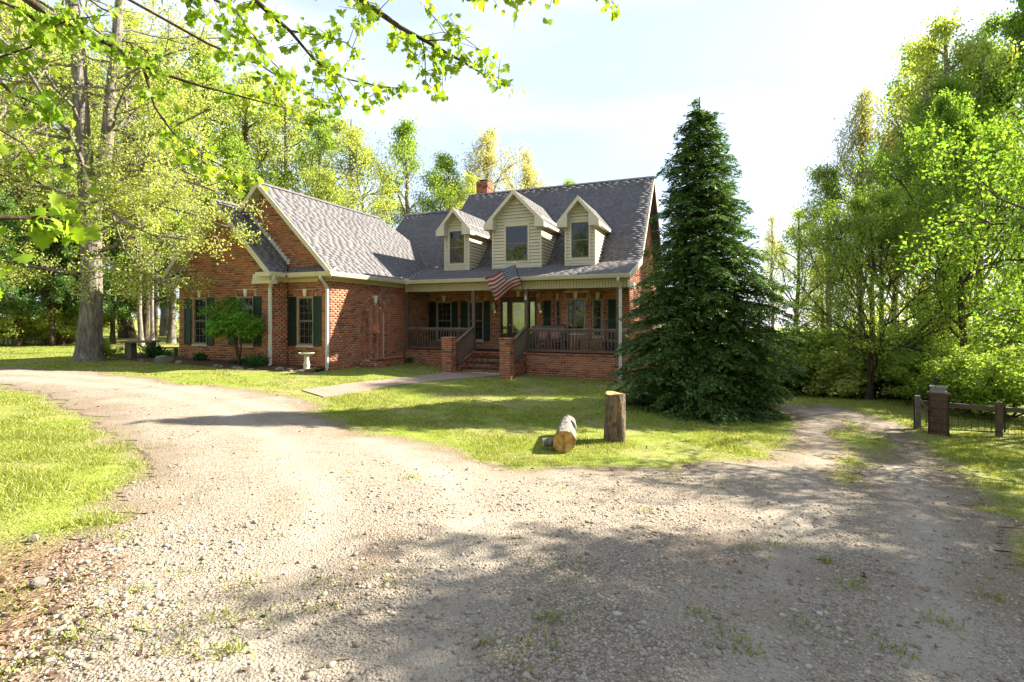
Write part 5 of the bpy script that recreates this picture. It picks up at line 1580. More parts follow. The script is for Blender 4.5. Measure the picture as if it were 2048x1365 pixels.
class Tree:
    def __init__(self, seed):
        self.r = np.random.default_rng(seed); self.br = []; self.tw = []
    def branch(self, p, d, L, r, lev, maxlev, kids, lenr, ang, grav, wob=0.22):
        R_ = self.r
        n = 6 if lev == 0 else (5 if lev < maxlev else 3)
        pts = [np.array(p, float)]; dd = unit(np.array(d, float))
        for k in range(n):
            dd = unit(dd + R_.normal(size=3) * wob + np.array([0, 0, grav]))
            pts.append(pts[-1] + dd * L / n)
        pts = np.array(pts); rad = np.linspace(r, max(r * 0.35, 0.004), n + 1)
        self.br.append((pts, rad, lev))
        if lev >= maxlev:
            self.tw.append(pts); return
        nk = max(2, int(round(kids[lev] * R_.uniform(0.75, 1.25))))
        for k in range(nk):
            f = 0.25 + 0.75 * (k + R_.random()) / nk
            x = f * n; i = min(int(x), n - 1); q = pts[i] + (pts[i + 1] - pts[i]) * (x - i)
            t = unit(pts[i + 1] - pts[i])
            side = unit(np.cross(t, R_.normal(size=3)))
            side[2] *= 0.6
            a = ang * R_.uniform(0.7, 1.3)
            nd_ = unit(t * math.cos(a) + unit(side) * math.sin(a))
            self.branch(q, nd_, L * lenr[lev] * (1.15 - 0.5 * f) * R_.uniform(0.8, 1.2), max(r * 0.5 * (1.1 - 0.5 * f), 0.004), lev + 1, maxlev, kids, lenr, ang, grav, wob)
    def trunk(self, H, r0, lean=(0, 0), wob=0.05, base=(0, 0, 0), n=12, flare=0.35):
        R_ = self.r
        z = np.linspace(0, 1, n + 1)
        x = np.cumsum(np.concatenate([[0], R_.normal(size=n) * wob * H / n])); y = np.cumsum(np.concatenate([[0], R_.normal(size=n) * wob * H / n]))
        pts = np.stack([base[0] + x + lean[0] * H * z, base[1] + y + lean[1] * H * z, base[2] + H * z], 1)
        rad = r0 * (1 - 0.9 * z) ** 0.8 + 0.01
        rad[0] *= 1 + flare
        self.br.append((pts, rad, -1)); return pts, rad
    def limbs(self, pts, rad, H, first, nl, spread, el, maxlev, kids, lenr, ang, grav, prof=None, wob=0.22):
        R_ = self.r; ph = R_.uniform(0, 6)
        for k in range(nl):
            f = first + (0.98 - first) * (k + 0.3 * R_.random()) / nl
            x = f * (len(pts) - 1); i = min(int(x), len(pts) - 2); q = pts[i] + (pts[i + 1] - pts[i]) * (x - i)
            az = ph + k * 2.39996 + R_.normal() * 0.3
            g = (f - first) / (1 - first)
            w = prof(g) if prof else (1.0 - 0.75 * g)
            e = el + 0.5 * g + R_.normal() * 0.12
            d = np.array([math.cos(az) * math.cos(e), math.sin(az) * math.cos(e), math.sin(e)])
            self.branch(q, d, spread * H * w * R_.uniform(0.8, 1.15), max(rad[i] * 0.45, 0.015), 0, maxlev, kids, lenr, ang, grav, wob)
    def wood_mesh(self, name, thin=True):
        a = [(p, r) for p, r, l in self.br if l < 0]; b = [(p, r) for p, r, l in self.br if 0 <= l <= 1]; c = [(p, r) for p, r, l in self.br if l > 1]
        Vs, Fs, k = [], [], 0
        for lst, n in ((a, 12), (b, 5), (c, 3)):
            if not lst: continue
            V, F_ = tube_arrays(lst, n); Vs.append(V); Fs.append(F_ + k); k += len(V)
        return np_mesh(name, np.concatenate(Vs), np.concatenate(Fs), True)
    def leaf_mesh(self, name, per, size, scatter, tmpl=KITE, up=0.8, droop=0.3, aspect=0.8):
        R_ = self.r
        T = np.array([t[[0, len(t) // 2, -1]] for t in self.tw])
        n = len(T) * per
        i = np.repeat(np.arange(len(T)), per)
        f = R_.random(n)[:, None] * 1.1
        base = np.where(f < 0.5, T[i, 0] + (T[i, 1] - T[i, 0]) * f * 2, T[i, 1] + (T[i, 2] - T[i, 1]) * (f - 0.5) * 2)
        P = base + R_.normal(size=(n, 3)) * scatter * np.array([1, 1, 0.75])
        D = R_.normal(size=(n, 3)); D[:, 2] -= droop
        Nn = R_.normal(size=(n, 3)); Nn[:, 2] += up
        L = size * R_.uniform(0.6, 1.3, n)
        V, F_ = leaves(P, D, Nn, L, L * aspect, tmpl)
        return np_mesh(name, V, F_)

M['bark_grey'] = bark_mat('grey_bark', (0.075, 0.062, 0.05), (0.34, 0.30, 0.25), 1.6, 9.0)
M['bark_brown'] = bark_mat('brown_bark', (0.035, 0.026, 0.018), (0.15, 0.11, 0.075), 1.6, 9.0)
M['bark_pale'] = bark_mat('pale_bark', (0.16, 0.14, 0.11), (0.46, 0.41, 0.33), 1.6, 9.0)
M['leaf_light'] = leaf_mat('leaf_spring_yellow', [(0.0, (0.26, 0.34, 0.06)), (0.4, (0.38, 0.46, 0.10)), (0.75, (0.48, 0.52, 0.16)), (1.0, (0.58, 0.54, 0.22))], 0.5, 0.01)
M['leaf_green'] = leaf_mat('leaf_fresh_green', [(0.0, (0.15, 0.25, 0.04)), (0.5, (0.26, 0.38, 0.065)), (1.0, (0.38, 0.47, 0.11))], 0.5, 0.01)
M['leaf_tan'] = leaf_mat('leaf_bud_tan', [(0.0, (0.34, 0.36, 0.13)), (0.5, (0.47, 0.46, 0.19)), (1.0, (0.56, 0.50, 0.25))], 0.45, 0.01)
M['leaf_maple'] = leaf_mat('leaf_maple', [(0.0, (0.09, 0.19, 0.024)), (0.5, (0.17, 0.30, 0.036)), (1.0, (0.28, 0.39, 0.06))], 0.58, 0.015, 0.1)
M['leaf_near'] = leaf_mat('leaf_near_maple', [(0.0, (0.15, 0.27, 0.02)), (0.5, (0.24, 0.37, 0.03)), (1.0, (0.34, 0.43, 0.05))], 0.58, 0.012, 0.1)
M['needle'] = leaf_mat('needle_dark', [(0.0, (0.035, 0.085, 0.022)), (0.5, (0.070, 0.140, 0.030)), (0.85, (0.13, 0.21, 0.042)), (1.0, (0.22, 0.30, 0.065))], 0.30, 0.03, 0.1, (1.1, 1.1, 0.7))
M['needle_pine'] = leaf_mat('needle_pine', [(0.0, (0.06, 0.15, 0.04)), (0.6, (0.12, 0.24, 0.06)), (1.0, (0.24, 0.33, 0.09))], 0.5, 0.02, 0.2)
M['leaf_shrub'] = leaf_mat('leaf_shrub', [(0.0, (0.016, 0.070, 0.018)), (0.6, (0.035, 0.125, 0.026)), (1.0, (0.08, 0.18, 0.04))], 0.35, 0.03, 0.2)
M['leaf_jmaple'] = leaf_mat('leaf_lace_maple', [(0.0, (0.07, 0.19, 0.022)), (0.6, (0.14, 0.32, 0.034)), (1.0, (0.24, 0.40, 0.05))], 0.5, 0.015, 0.1)

PROTO = {}
def proto(key, t, per, size, scatter, bark, leaf, **kw):
    PROTO[key] = (t.wood_mesh(key + '_trunk'), t.leaf_mesh(key + '_crown', per, size, scatter, **kw), bark, leaf)
    PROTO[key][0].materials.append(M[bark]); PROTO[key][1].materials.append(M[leaf])

def hardwood(seed, H=10.0, r0=0.16, first=0.22, nl=17, spread=0.30, el=0.55, kids=(6, 5), lenr=(0.5, 0.5), lean=(0, 0), prof=None, grav=0.06):
    t = Tree(seed); p, r_ = t.trunk(H * 0.93, r0, lean); t.limbs(p, r_, H, first, nl, spread, el, 2, kids, lenr, 0.75, grav, prof); return t
dome = lambda g: 0.55 + 0.6 * math.sin(min(1, g * 1.15 + 0.12) * math.pi) - 0.35 * g
proto('light', hardwood(21, prof=dome), 26, 0.080, 0.17, 'bark_grey', 'leaf_light')
proto('light2', hardwood(22, nl=15, first=0.32, spread=0.26, prof=dome), 26, 0.078, 0.17, 'bark_brown', 'leaf_light')
proto('green', hardwood(23, nl=18, first=0.2, prof=dome), 28, 0.085, 0.17, 'bark_brown', 'leaf_green')
proto('green2', hardwood(24, nl=14, first=0.3, spread=0.24, el=0.75, prof=dome), 26, 0.080, 0.16, 'bark_grey', 'leaf_green')
proto('tan', hardwood(25, nl=18, first=0.25, spread=0.27, el=0.8, prof=dome), 22, 0.07, 0.17, 'bark_grey', 'leaf_tan')
proto('maple', hardwood(26, nl=22, first=0.13, spread=0.42, el=0.30, kids=(8, 6), prof=dome, grav=0.02), 40, 0.088, 0.14, 'bark_brown', 'leaf_maple', up=1.6)
proto('maple2', hardwood(27, nl=18, first=0.12, spread=0.50, el=0.45, kids=(8, 6), prof=dome, grav=0.02), 38, 0.075, 0.14, 'bark_brown', 'leaf_green', up=1.6)
proto('bare', hardwood(28, nl=14, first=0.3, spread=0.22, el=0.95, prof=dome), 7, 0.09, 0.2, 'bark_grey', 'leaf_tan')
def bush(seed, kids=(6, 5)):
    t = Tree(seed); R_ = t.r
    for k in range(11):
        az = R_.uniform(0, 6.28); e = R_.uniform(0.5, 1.4)
        t.branch((R_.normal() * 0.1, R_.normal() * 0.1, 0), (math.cos(az) * math.cos(e), math.sin(az) * math.cos(e), math.sin(e)), R_.uniform(0.7, 1.15), 0.02, 0, 2, kids, (0.5, 0.5), 0.7, 0.05)
    return t
proto('bush', bush(31), 40, 0.055, 0.07, 'bark_pale', 'leaf_light')
proto('bush_green', bush(32), 40, 0.05, 0.07, 'bark_brown', 'leaf_green')
def pine(seed):
    t = Tree(seed); p, r_ = t.trunk(9.5, 0.13, wob=0.02)
    t.limbs(p, r_, 9.5, 0.20, 42, 0.24, 0.05, 1, (9,), (0.42,), 0.8, -0.02, lambda g: 1 - 0.8 * g, 0.12); return t
tp = pine(33)
PROTO['pine'] = (tp.wood_mesh('pine_trunk'), tp.leaf_mesh('pine_crown', 90, 0.17, 0.10, aspect=0.22, up=0.6, droop=0.1), 'bark_brown', 'needle_pine')
PROTO['pine'][0].materials.append(M['bark_brown']); PROTO['pine'][1].materials.append(M['needle_pine'])

def plant(key, name, x, y, h, w, rot, label, group=None, cat='tree', unit_h=10.0, z=None, leaf=None):
    z = float(gz(x, y)) if z is None else z
    r_ = empty(name, (x, y, z - 0.05), rot); tag(r_, label, cat, group)
    s = (w / unit_h, w / unit_h, h / unit_h)
    wood, crown, bk, lf = PROTO[key]
    for nm, me in (('trunk' if cat == 'tree' else 'stems', wood), ('crown' if cat == 'tree' else 'foliage', crown)):
        o = link(bpy.data.objects.new(nm, me), r_); o.scale = s
    return r_
def plant_px(key, name, u, vtop, Y, wmul, rot, label, group=None):
    x, y = at(u, Y); z = float(gz(x, y)); h = CAMH + (HV - vtop) / F * Y - z
    return plant(key, name, x, y, h, h * wmul, rot, label, group)

G1 = 'woodland trees behind the house'
for a in [
    ('light', 'hardwood_tree', -30, -120, 27, 1.0, 0.3, 'tall yellow-green tree at the far left picture edge'),
    ('green', 'hardwood_tree', 95, -20, 36, 0.95, 1.2, 'fresh green tree behind the big trunk, left of it'),
    ('light2', 'hardwood_tree', 255, -10, 33, 1.0, 2.2, 'pale spring tree just right of the big double trunk'),
    ('light', 'hardwood_tree', 335, 40, 37, 1.0, 3.9, 'pale yellow-green tree above the left garage gable'),
    ('green', 'hardwood_tree', 410, 60, 35, 0.9, 5.0, 'green tree behind the lower front gable peak'),
    ('light2', 'hardwood_tree', 500, 120, 34, 1.05, 0.8, 'yellow-green tree above the tall wing gable peak'),
    ('light', 'hardwood_tree', 575, 135, 38, 0.95, 2.9, 'yellow-green tree above the front end of the wing ridge'),
    ('green2', 'hardwood_tree', 640, 185, 36, 1.0, 4.2, 'green tree above the middle of the wing ridge'),
    ('light', 'hardwood_tree', 708, 205, 34, 0.95, 1.9, 'broad pale tree above the back half of the wing ridge'),
    ('green2', 'hardwood_tree', 815, 212, 37, 0.95, 0.2, 'slender grey-green tree rising above the lower main ridge'),
    ('light2', 'hardwood_tree', 770, 330, 44, 1.0, 3.3, 'distant pale tree glimpsed between the wing and the slender tree'),
    ('green', 'hardwood_tree', 895, 285, 40, 0.95, 2.6, 'green tree just left of the chimney'),
    ('tan', 'hardwood_tree', 975, 228, 41, 0.95, 1.1, 'tan budding tree directly above the chimney'),
    ('tan', 'hardwood_tree', 1055, 285, 44, 0.9, 4.4, 'smaller tan budding tree right of the chimney'),
    ('green', 'hardwood_tree', 1135, 340, 50, 0.8, 0.6, 'low green treetop showing above the right main ridge'),
    ('light', 'hardwood_tree', 30, 130, 40, 1.1, 2.0, 'pale tree far back at the left edge'),
    ('light2', 'hardwood_tree', 180, 90, 42, 1.1, 5.5, 'pale tree far back hidden behind the big double trunk'),
    ('green', 'hardwood_tree', 470, 250, 30, 1.0, 1.7, 'lower green tree filling in behind the wing gable'),
    ('light', 'hardwood_tree', 640, 300, 31, 1.0, 0.9, 'lower yellow-green tree close behind the wing ridge'),
    ('light2', 'hardwood_tree', 940, 330, 36, 0.9, 3.0, 'pale understorey tree behind the chimney'),
    ('green', 'hardwood_tree', 290, 330, 26, 1.1, 4.9, 'leafy green tree left of the lower front gable'),
    ('light', 'hardwood_tree', 95, 330, 25, 1.2, 3.6, 'low pale-leaved tree left of the big double trunk'),
]:
    plant_px(*a, G1)
G2 = 'dark pines at the left edge of the yard'
for k, (u, Y, h, lab) in enumerate([(-20, 22, 6.5, 'dark pine at the left picture edge'), (45, 25, 7, 'dark pine left of the big trunk, second from the edge'), (105, 24, 6.5, 'dark pine just left of the big trunk'),
                                    (150, 27, 7, 'dark pine half hidden behind the big trunk'), (225, 26, 7, 'dark pine right of the big trunk behind the garden table'), (-75, 26, 7, 'dark pine outside the left picture edge'), (290, 29, 7.5, 'dark pine furthest right, near the house corner')]):
    x, y = at(u, Y); plant('pine', 'pine_tree', x, y, h * 1.25, h * 1.15, k * 1.7, lab, G2)
G3 = 'trees along the right of the drive'
plant('maple2', 'maple_tree', *at(1736, 15.3), 6.3, 5.9, 0.4, 'small spreading maple with a leaning trunk beyond the drive', G3)
plant('maple2', 'maple_tree', *at(1768, 16.2), 6.9, 5.6, 2.6, 'small maple with the straight thicker trunk beyond the drive', G3)
plant('maple', 'maple_tree', *at(1886, 22.5), 14.5, 9.0, 1.3, 'tall green maple whose trunk rises behind the brick pillar', G3)
plant('tan', 'hardwood_tree', *at(1725, 27.0), 17.0, 11.0, 0.5, 'tall tan budding tree on the right skyline', G3)
plant('light', 'hardwood_tree', *at(1790, 31.0), 17.5, 12.0, 4.1, 'tall yellow-green tree behind the right maples', G3)
plant('light2', 'hardwood_tree', *at(1640, 34.0), 10.0, 9.0, 2.8, 'pale small tree right of the conifer', G3)
plant('bare', 'hardwood_tree', *at(1545, 38.0), 13.5, 9.0, 1.5, 'nearly bare slender tree just right of the conifer', G3)
plant('maple', 'maple_tree', 13.6, 15.6, 9.8, 6.4, 3.0, 'dense green maple behind the rail fence', G3)
plant('maple', 'maple_tree', 11.0, 6.6, 9.1, 9.2, 5.2, 'large leafy maple overhanging the drive from the right edge', G3)
plant('maple2', 'maple_tree', 15.8, 12.6, 7.4, 6.6, 2.0, 'leafy maple just outside the right picture edge beyond the fence', G3)
plant('light', 'hardwood_tree', 20.0, 23.6, 18.5, 15.0, 2.4, 'tall airy yellow-green tree reaching the top of the picture at the right', G3)
plant('light2', 'hardwood_tree', *at(1598, 31.0), 11.5, 10.0, 0.9, 'airy pale tree filling the gap next to the conifer', G3)
plant('green2', 'hardwood_tree', *at(1655, 27.0), 13.0, 10.5, 3.4, 'fresh green tree left of the tan skyline tree', G3)
plant('green', 'hardwood_tree', *at(1850, 31.0), 22.5, 17.0, 1.9, 'tallest green tree at the right, touching the top of the picture', G3)
plant('maple', 'maple_tree', 24.2, 24.3, 20.5, 13.0, 0.9, 'tall dense maple filling the upper right corner', G3)
plant('maple', 'maple_tree', 15.2, 8.4, 10.4, 8.8, 3.9, 'unseen maple added outside the right edge to thicken the shade on the drive', G3)  # out of view, added to make the foreground shadow more solid
plant('maple', 'maple_tree', 12.8, 2.6, 8.6, 9.2, 0.7, 'tree beyond the right picture edge that shades the drive', G3)
plant('green2', 'hardwood_tree', *at(1960, 27.0), 20.0, 14.0, 2.2, 'tall green tree far behind the fence at the right edge', G3)
G4 = 'undergrowth beyond the drive'
bs = random.Random(8)
bush_pos = [(1585, 18.5, 2.0, 'left end of the undergrowth beside the conifer'), (1618, 17.5, 1.7, 'nearest the end of the drive'), (1655, 18.5, 2.2, 'with pale stems at the bend of the drive'), (1690, 17.6, 1.8, 'left of the two small maple trunks'),
            (1715, 19.5, 2.4, 'behind the leaning maple trunk'), (1752, 19.5, 2.2, 'between the two maple trunks'), (1795, 17.2, 1.9, 'right of the two small maple trunks'), (1838, 16.0, 1.6, 'behind the gate post'), (1905, 14.2, 1.3, 'just behind the brick pillar'), (1950, 13.0, 1.2, 'behind the fence rail'), (2010, 12.6, 1.3, 'behind the dark fence post'), (1925, 18, 2.2, 'deep in shade behind the fence')]
for k, (u, Y, s, lab) in enumerate(bush_pos):
    x, y = at(u, Y); plant('bush' if k % 3 and k < 7 else 'bush_green', 'undergrowth_shrub', x, y, s * 0.95, s * 1.3, k * 1.1, 'yellow-green woodland shrub ' + lab, G4, 'shrub', 1.0)
for k, (u, Y, s, lab) in enumerate([(208, 17.2, 0.55, 'small bright green shrub at the foot of the big double trunk'), (20, 24, 1.6, 'low shrub under the pines at the left edge'), (120, 26, 1.8, 'low shrub among the pine trunks')]):
    x, y = at(u, Y); plant('bush' if k else 'bush_green', 'shrub', x, y, s, s * 1.2, k, lab, None, 'shrub', 1.0)

# slim bare trunks of the pine row
for k, (u, Y, r_, lab) in enumerate([(36, 23.5, 0.16, 'thick grey trunk among the pines at the left edge'), (283, 24, 0.10, 'slim trunk left of the house, first from the table'), (291, 25.5, 0.14, 'slim pale trunk left of the house, second from the table'), (304, 25, 0.08, 'thin trunk left of the house, third from the table'), (310, 26, 0.09, 'thin trunk left of the house, fourth from the table'), (343, 27, 0.17, 'stout pale trunk by the house corner'), (122, 25, 0.15, 'dark trunk just left of the big tree'), (141, 26, 0.13, 'dark leaning trunk touching the big tree outline')]):
    x, y = at(u, Y); t = Tree(100 + k); p, rr = t.trunk(9, r_, wob=0.03); t.limbs(p, rr, 9, 0.55, 7, 0.2, 0.5, 2, (4, 4), (0.5, 0.5), 0.7, 0.05)
    root = empty('slim_tree', (x, y, float(gz(x, y)) - 0.05)); tag(root, lab, 'tree', 'slim trunks left of the house')
    mobj('trunk', t.wood_mesh('trunk'), M['bark_grey' if k % 2 else 'bark_brown'], root); mobj('crown', t.leaf_mesh('crown', 22, 0.10, 0.13), M['leaf_light' if k % 2 else 'leaf_green'], root)

# the big double-trunked tree on the left
def big_tree():
    x, y = px(178, 722)
    root = empty('big_tree', (x, y, float(gz(x, y)) - 0.05)); tag(root, 'big old double-trunked tree with furrowed grey bark left of the house', 'tree')
    k = F / y
    t = Tree(77)
    sc = 1 / k
    def line(P, rad):
        pts = np.array([((u - 178) * sc, dy, (722 - v) * sc) for u, v, dy in P]); t.br.append((pts, np.array(rad) * sc, -1)); return pts, np.array(rad) * sc
    p1, r1 = line([(178, 722, 0), (178, 700, 0), (180, 660, 0), (184, 600, 0), (183, 520, 0), (182, 440, 0), (180, 400, 0), (172, 340, -0.02), (168, 270, -0.05), (166, 190, -0.1), (162, 110, -0.1), (158, 40, -0.2), (150, -60, -0.3), (140, -200, -0.3), (150, -330, -0.2)], [29, 23, 20, 18, 17, 18, 18, 14, 13, 13, 12, 11, 9, 6, 2])
    p2, r2 = line([(186, 420, 0.05), (194, 380, 0.1), (203, 320, 0.15), (207, 250, 0.2), (210, 170, 0.25), (218, 90, 0.3), (222, 20, 0.3), (230, -80, 0.4), (236, -200, 0.5), (230, -320, 0.5)], [12, 12, 11, 11, 10, 9, 8, 7, 4, 2])
    for pts, rad, n in ((p1, r1, 24), (p2, r2, 17)):
        R_ = t.r
        for q in range(n):
            f = 0.30 + 0.68 * q / n if pts is p1 else 0.12 + 0.85 * q / n
            xx = f * (len(pts) - 1); i = min(int(xx), len(pts) - 2); pp = pts[i] + (pts[i + 1] - pts[i]) * (xx - i)
            az = q * 2.4 + (0.5 if pts is p1 else 2.0); e = 0.15 + 0.35 * f + R_.normal() * 0.1
            L = (5.6 - 2.8 * f) * R_.uniform(0.75, 1.1)
            t.branch(pp, (math.cos(az) * math.cos(e), math.sin(az) * math.cos(e), math.sin(e)), L, max(rad[i] * 0.28, 0.03), 0, 2, (7, 6), (0.48, 0.5), 0.7, -0.015, 0.26)
    # low drooping limbs as in the photograph: towards the house and to the left
    for P, r in (([(195, 420, -0.3), (240, 395, -0.8), (262, 385, -1.1), (280, 430, -1.4), (330, 460, -1.8), (400, 490, -2.2), (470, 500, -2.5)], 0.10), ([(200, 500, -0.2), (260, 535, -0.6), (320, 545, -0.9), (360, 570, -1.0)], 0.06), ([(165, 545, -0.2), (100, 535, -0.5), (40, 520, -0.8), (-40, 500, -1)], 0.07),
                 ([(150, 330, -0.2), (120, 345, -0.5), (60, 300, -0.9), (0, 330, -1.3)], 0.10), ([(160, 300, -0.3), (130, 320, -0.6), (60, 380, -1.0), (-30, 420, -1.4)], 0.09), ([(205, 330, -0.1), (270, 345, -0.5), (340, 360, -1.0), (420, 380, -1.6), (500, 410, -2.0)], 0.08), ([(215, 250, 0.1), (290, 280, -0.2), (370, 260, -0.5), (450, 235, -0.8)], 0.08), ([(200, 460, -0.1), (280, 440, -0.5), (350, 420, -0.9), (430, 440, -1.3), (510, 470, -1.6)], 0.06)):
        pts = np.array([((u - 178) * sc, dy, (722 - v) * sc) for u, v, dy in P]); n = len(pts)
        t.br.append((pts, np.linspace(r, 0.02, n), 0))
        for q in range(22):
            f = 0.15 + 0.83 * (q + t.r.random()) / 22
            xx = f * (n - 1); i = min(int(xx), n - 2); pp = pts[i] + (pts[i + 1] - pts[i]) * (xx - i); d = unit(pts[i + 1] - pts[i])
            s_ = t.r.normal(size=3); s_[2] *= 0.5
            t.branch(pp, unit(d * 0.7 + unit(s_) * 0.9), t.r.uniform(0.6, 1.5), 0.018, 1, 2, (0, 6), (0.5, 0.5), 0.7, 0.0)
    mobj('trunk', t.wood_mesh('trunk'), M['bark_grey'], root)
    mobj('crown', t.leaf_mesh('crown', 24, 0.072, 0.11, aspect=0.75), M['leaf_light'], root)
big_tree()

# the conifer in front of the house corner
def conifer():
    cx_, cy_ = at(1402, 12.3); z0 = float(gz(cx_, cy_))
    root = empty('conifer_tree', (cx_, cy_, z0 - 0.05)); tag(root, 'dark green conical conifer in front of the right house corner', 'tree')
    Ht = CAMH + (HV - 192) / F * 12.3 - z0
    t = Tree(55); R_ = t.r
    zt = np.linspace(0, 1, 14); tr = np.stack([0.05 * np.sin(zt * 5), 0.04 * np.cos(zt * 4), zt * Ht], 1)
    t.br.append((tr, 0.13 * (1 - 0.93 * zt) + 0.006, -1))
    gz_ = np.array([0.0, 0.04, 0.10, 0.25, 0.42, 0.55, 0.66, 0.78, 0.88, 0.95, 1.0]); gr = np.array([1.60, 1.82, 1.80, 1.62, 1.42, 1.20, 0.99, 0.70, 0.38, 0.16, 0.02])
    P, D, Nn, L, Wd = [], [], [], [], []
    nb = 760
    for k in range(nb):
        f = 1 - ((k + 14 * R_.random()) / (nb + 14)) ** 0.66
        f = min(max(f, 0.012), 0.992)
        az = k * 2.39996 + R_.normal() * 0.25
        bump_ = 1 + 0.16 * math.sin(az * 2 + f * 9) + 0.10 * math.sin(az * 5 - f * 23)
        r = np.interp(f, gz_, gr) * bump_ * R_.uniform(0.62, 1.16)
        base = np.array([np.interp(f, zt, tr[:, 0]), np.interp(f, zt, tr[:, 1]), f * Ht])
        rise = 0.35 * r * (0.15 + f) ; 
        n = 7; s = np.linspace(0, 1, n)
        out = np.stack([math.cos(az) * r * s, math.sin(az) * r * s, rise * np.sin(s * 2.2) * R_.uniform(0.3, 1.5) - R_.uniform(0.08, 0.34) * r * s ** 2.2 * (1.1 - f)], 1)
        pts = base + out + R_.normal(size=(n, 3)) * 0.02 * s[:, None]
        pts[:, 2] = np.maximum(pts[:, 2], 0.10)
        t.br.append((pts, np.linspace(0.012 + 0.012 * (1 - f), 0.003, n), 2))
        nt_ = max(5, int(r * 11))
        for q in range(nt_):
            g = 0.18 + 0.82 * (q + R_.random()) / nt_
            xx = g * (n - 1); i = min(int(xx), n - 2); pp = pts[i] + (pts[i + 1] - pts[i]) * (xx - i); d = unit(pts[i + 1] - pts[i])
            sd = unit(np.cross(d, [0, 0, 1.0])) * (1 if q % 2 else -1)
            tl = (0.20 + 0.34 * (1 - g)) * min(1.0, 0.45 + r * 0.4) * R_.uniform(0.7, 1.2)
            td = unit(d * 0.75 + sd * 0.8 + np.array([0, 0, -0.12 - 0.25 * R_.random()]))
            m = 8
            ss = np.linspace(0.08, 1.0, m)
            base_t = pp + td * tl * ss[:, None] + np.array([0, 0, -0.10]) * (ss ** 2)[:, None] * tl * 2
            sd2 = unit(np.cross(td, [0, 0, 1.0]))
            for sg in (-1, 1):
                dd = td * 0.75 + sd2 * sg * 0.75 + R_.normal(size=(m, 3)) * 0.22
                P.append(base_t); D.append(dd); Nn.append(np.array([0, 0, 1.0]) + R_.normal(size=(m, 3)) * 0.45)
                l_ = (0.055 + 0.075 * (1 - ss)) * R_.uniform(0.8, 1.25, m); L.append(l_); Wd.append(np.full(m, 0.034))
    # short side shoots filling the outer shell
    n = 1700
    f = 1 - R_.random(n) ** 0.62; f = np.clip(f, 0.015, 0.985); az = R_.uniform(0, 6.283, n)
    rr = np.interp(f, gz_, gr) * (1 + 0.16 * np.sin(az * 2 + f * 9) + 0.10 * np.sin(az * 5 - f * 23)) * R_.uniform(0.55, 0.90, n)
    C = np.stack([np.cos(az) * rr, np.sin(az) * rr, np.maximum(f * Ht + 0.12 * rr * (f - 0.35), 0.1)], 1)
    for k in range(n):
        d = unit(np.array([math.cos(az[k]), math.sin(az[k]), R_.uniform(-0.5, 0.35)]) + R_.normal(size=3) * 0.35); m = 8
        ss = np.linspace(0, 1, m)[:, None]; sd = unit(np.cross(d, [0, 0, 1.0])); tl = R_.uniform(0.14, 0.30)
        for sg in (-1, 1):
            P.append(C[k] + d * tl * ss); D.append(d * 0.8 + sd * sg * 0.7 + R_.normal(size=(m, 3)) * 0.25); Nn.append(np.array([0, 0, 1.0]) + R_.normal(size=(m, 3)) * 0.6); L.append(R_.uniform(0.05, 0.10, m)); Wd.append(np.full(m, 0.03))
    V, F_ = leaves(np.concatenate(P), np.concatenate(D), np.concatenate(Nn), np.concatenate(L), np.concatenate(Wd), KITE)
    mobj('trunk', t.wood_mesh('trunk'), M['bark_brown'], root)
    mobj('crown', np_mesh('crown', V, F_), M['needle'], root)
conifer()

# green lace-leaf maple and bed plants at the wing
def lace_maple():
    x, y, _ = h2w((-2.40, -5.40, 0)); z = float(gz(x, y))
    root = empty('lace_maple', (x, y, z - 0.03)); tag(root, 'small green lace-leaf maple in front of the second wing window', 'tree')
    t = Tree(61); R_ = t.r
    for k in range(6):
        az = R_.uniform(0, 6.28)
        b = np.array([[0.05 * math.cos(az) * 0, 0, 0], [0.10 * math.cos(az), 0.08 * math.sin(az), 0.6], [0.22 * math.cos(az), 0.15 * math.sin(az), 1.2], [0.42 * math.cos(az), 0.3 * math.sin(az), 1.62]])
        t.br.append((b, np.array([0.03, 0.025, 0.02, 0.015]), 0))
        for q in range(7):
            f = R_.uniform(0.55, 1.0); xx = f * 3; i = min(int(xx), 2); pp = b[i] + (b[i + 1] - b[i]) * (xx - i)
            a2 = R_.uniform(0, 6.28); e = R_.uniform(0.0, 0.7)
            t.branch(pp, (math.cos(a2) * math.cos(e), math.sin(a2) * math.cos(e) * 0.6, math.sin(e)), R_.uniform(0.42, 0.82), 0.012, 0, 2, (6, 5), (0.5, 0.5), 0.7, -0.06)
    mobj('trunk', t.wood_mesh('trunk'), M['bark_brown'], root)
    mobj('crown', t.leaf_mesh('crown', 10, 0.085, 0.06, aspect=0.42, up=1.5, droop=0.6), M['leaf_jmaple'], root)
lace_maple()
def clump(name, p, h, n, spread, label, mat='leaf_shrub', wid=0.05, group=None):
    root = empty(name, tuple(p)); tag(root, label, 'plant', group)
    R_ = np.random.default_rng(int(abs(p[0]) * 1000))
    az = R_.uniform(0, 6.28, n); e = R_.uniform(0.5, 1.4, n)
    D = np.stack([np.cos(az) * np.cos(e), np.sin(az) * np.cos(e), np.sin(e)], 1)
    P = np.stack([R_.normal(size=n) * spread * 0.4, R_.normal(size=n) * spread * 0.4, R_.uniform(0, h * 0.55, n)], 1)
    Nn = np.stack([-np.cos(az), -np.sin(az), np.full(n, 0.7)], 1) + R_.normal(size=(n, 3)) * 0.3
    L = h * R_.uniform(0.4, 0.8, n)
    V, F_ = leaves(P, D, Nn, L, np.full(n, wid), OVAL)
    mobj('foliage', np_mesh('foliage', V, F_), M[mat], root)
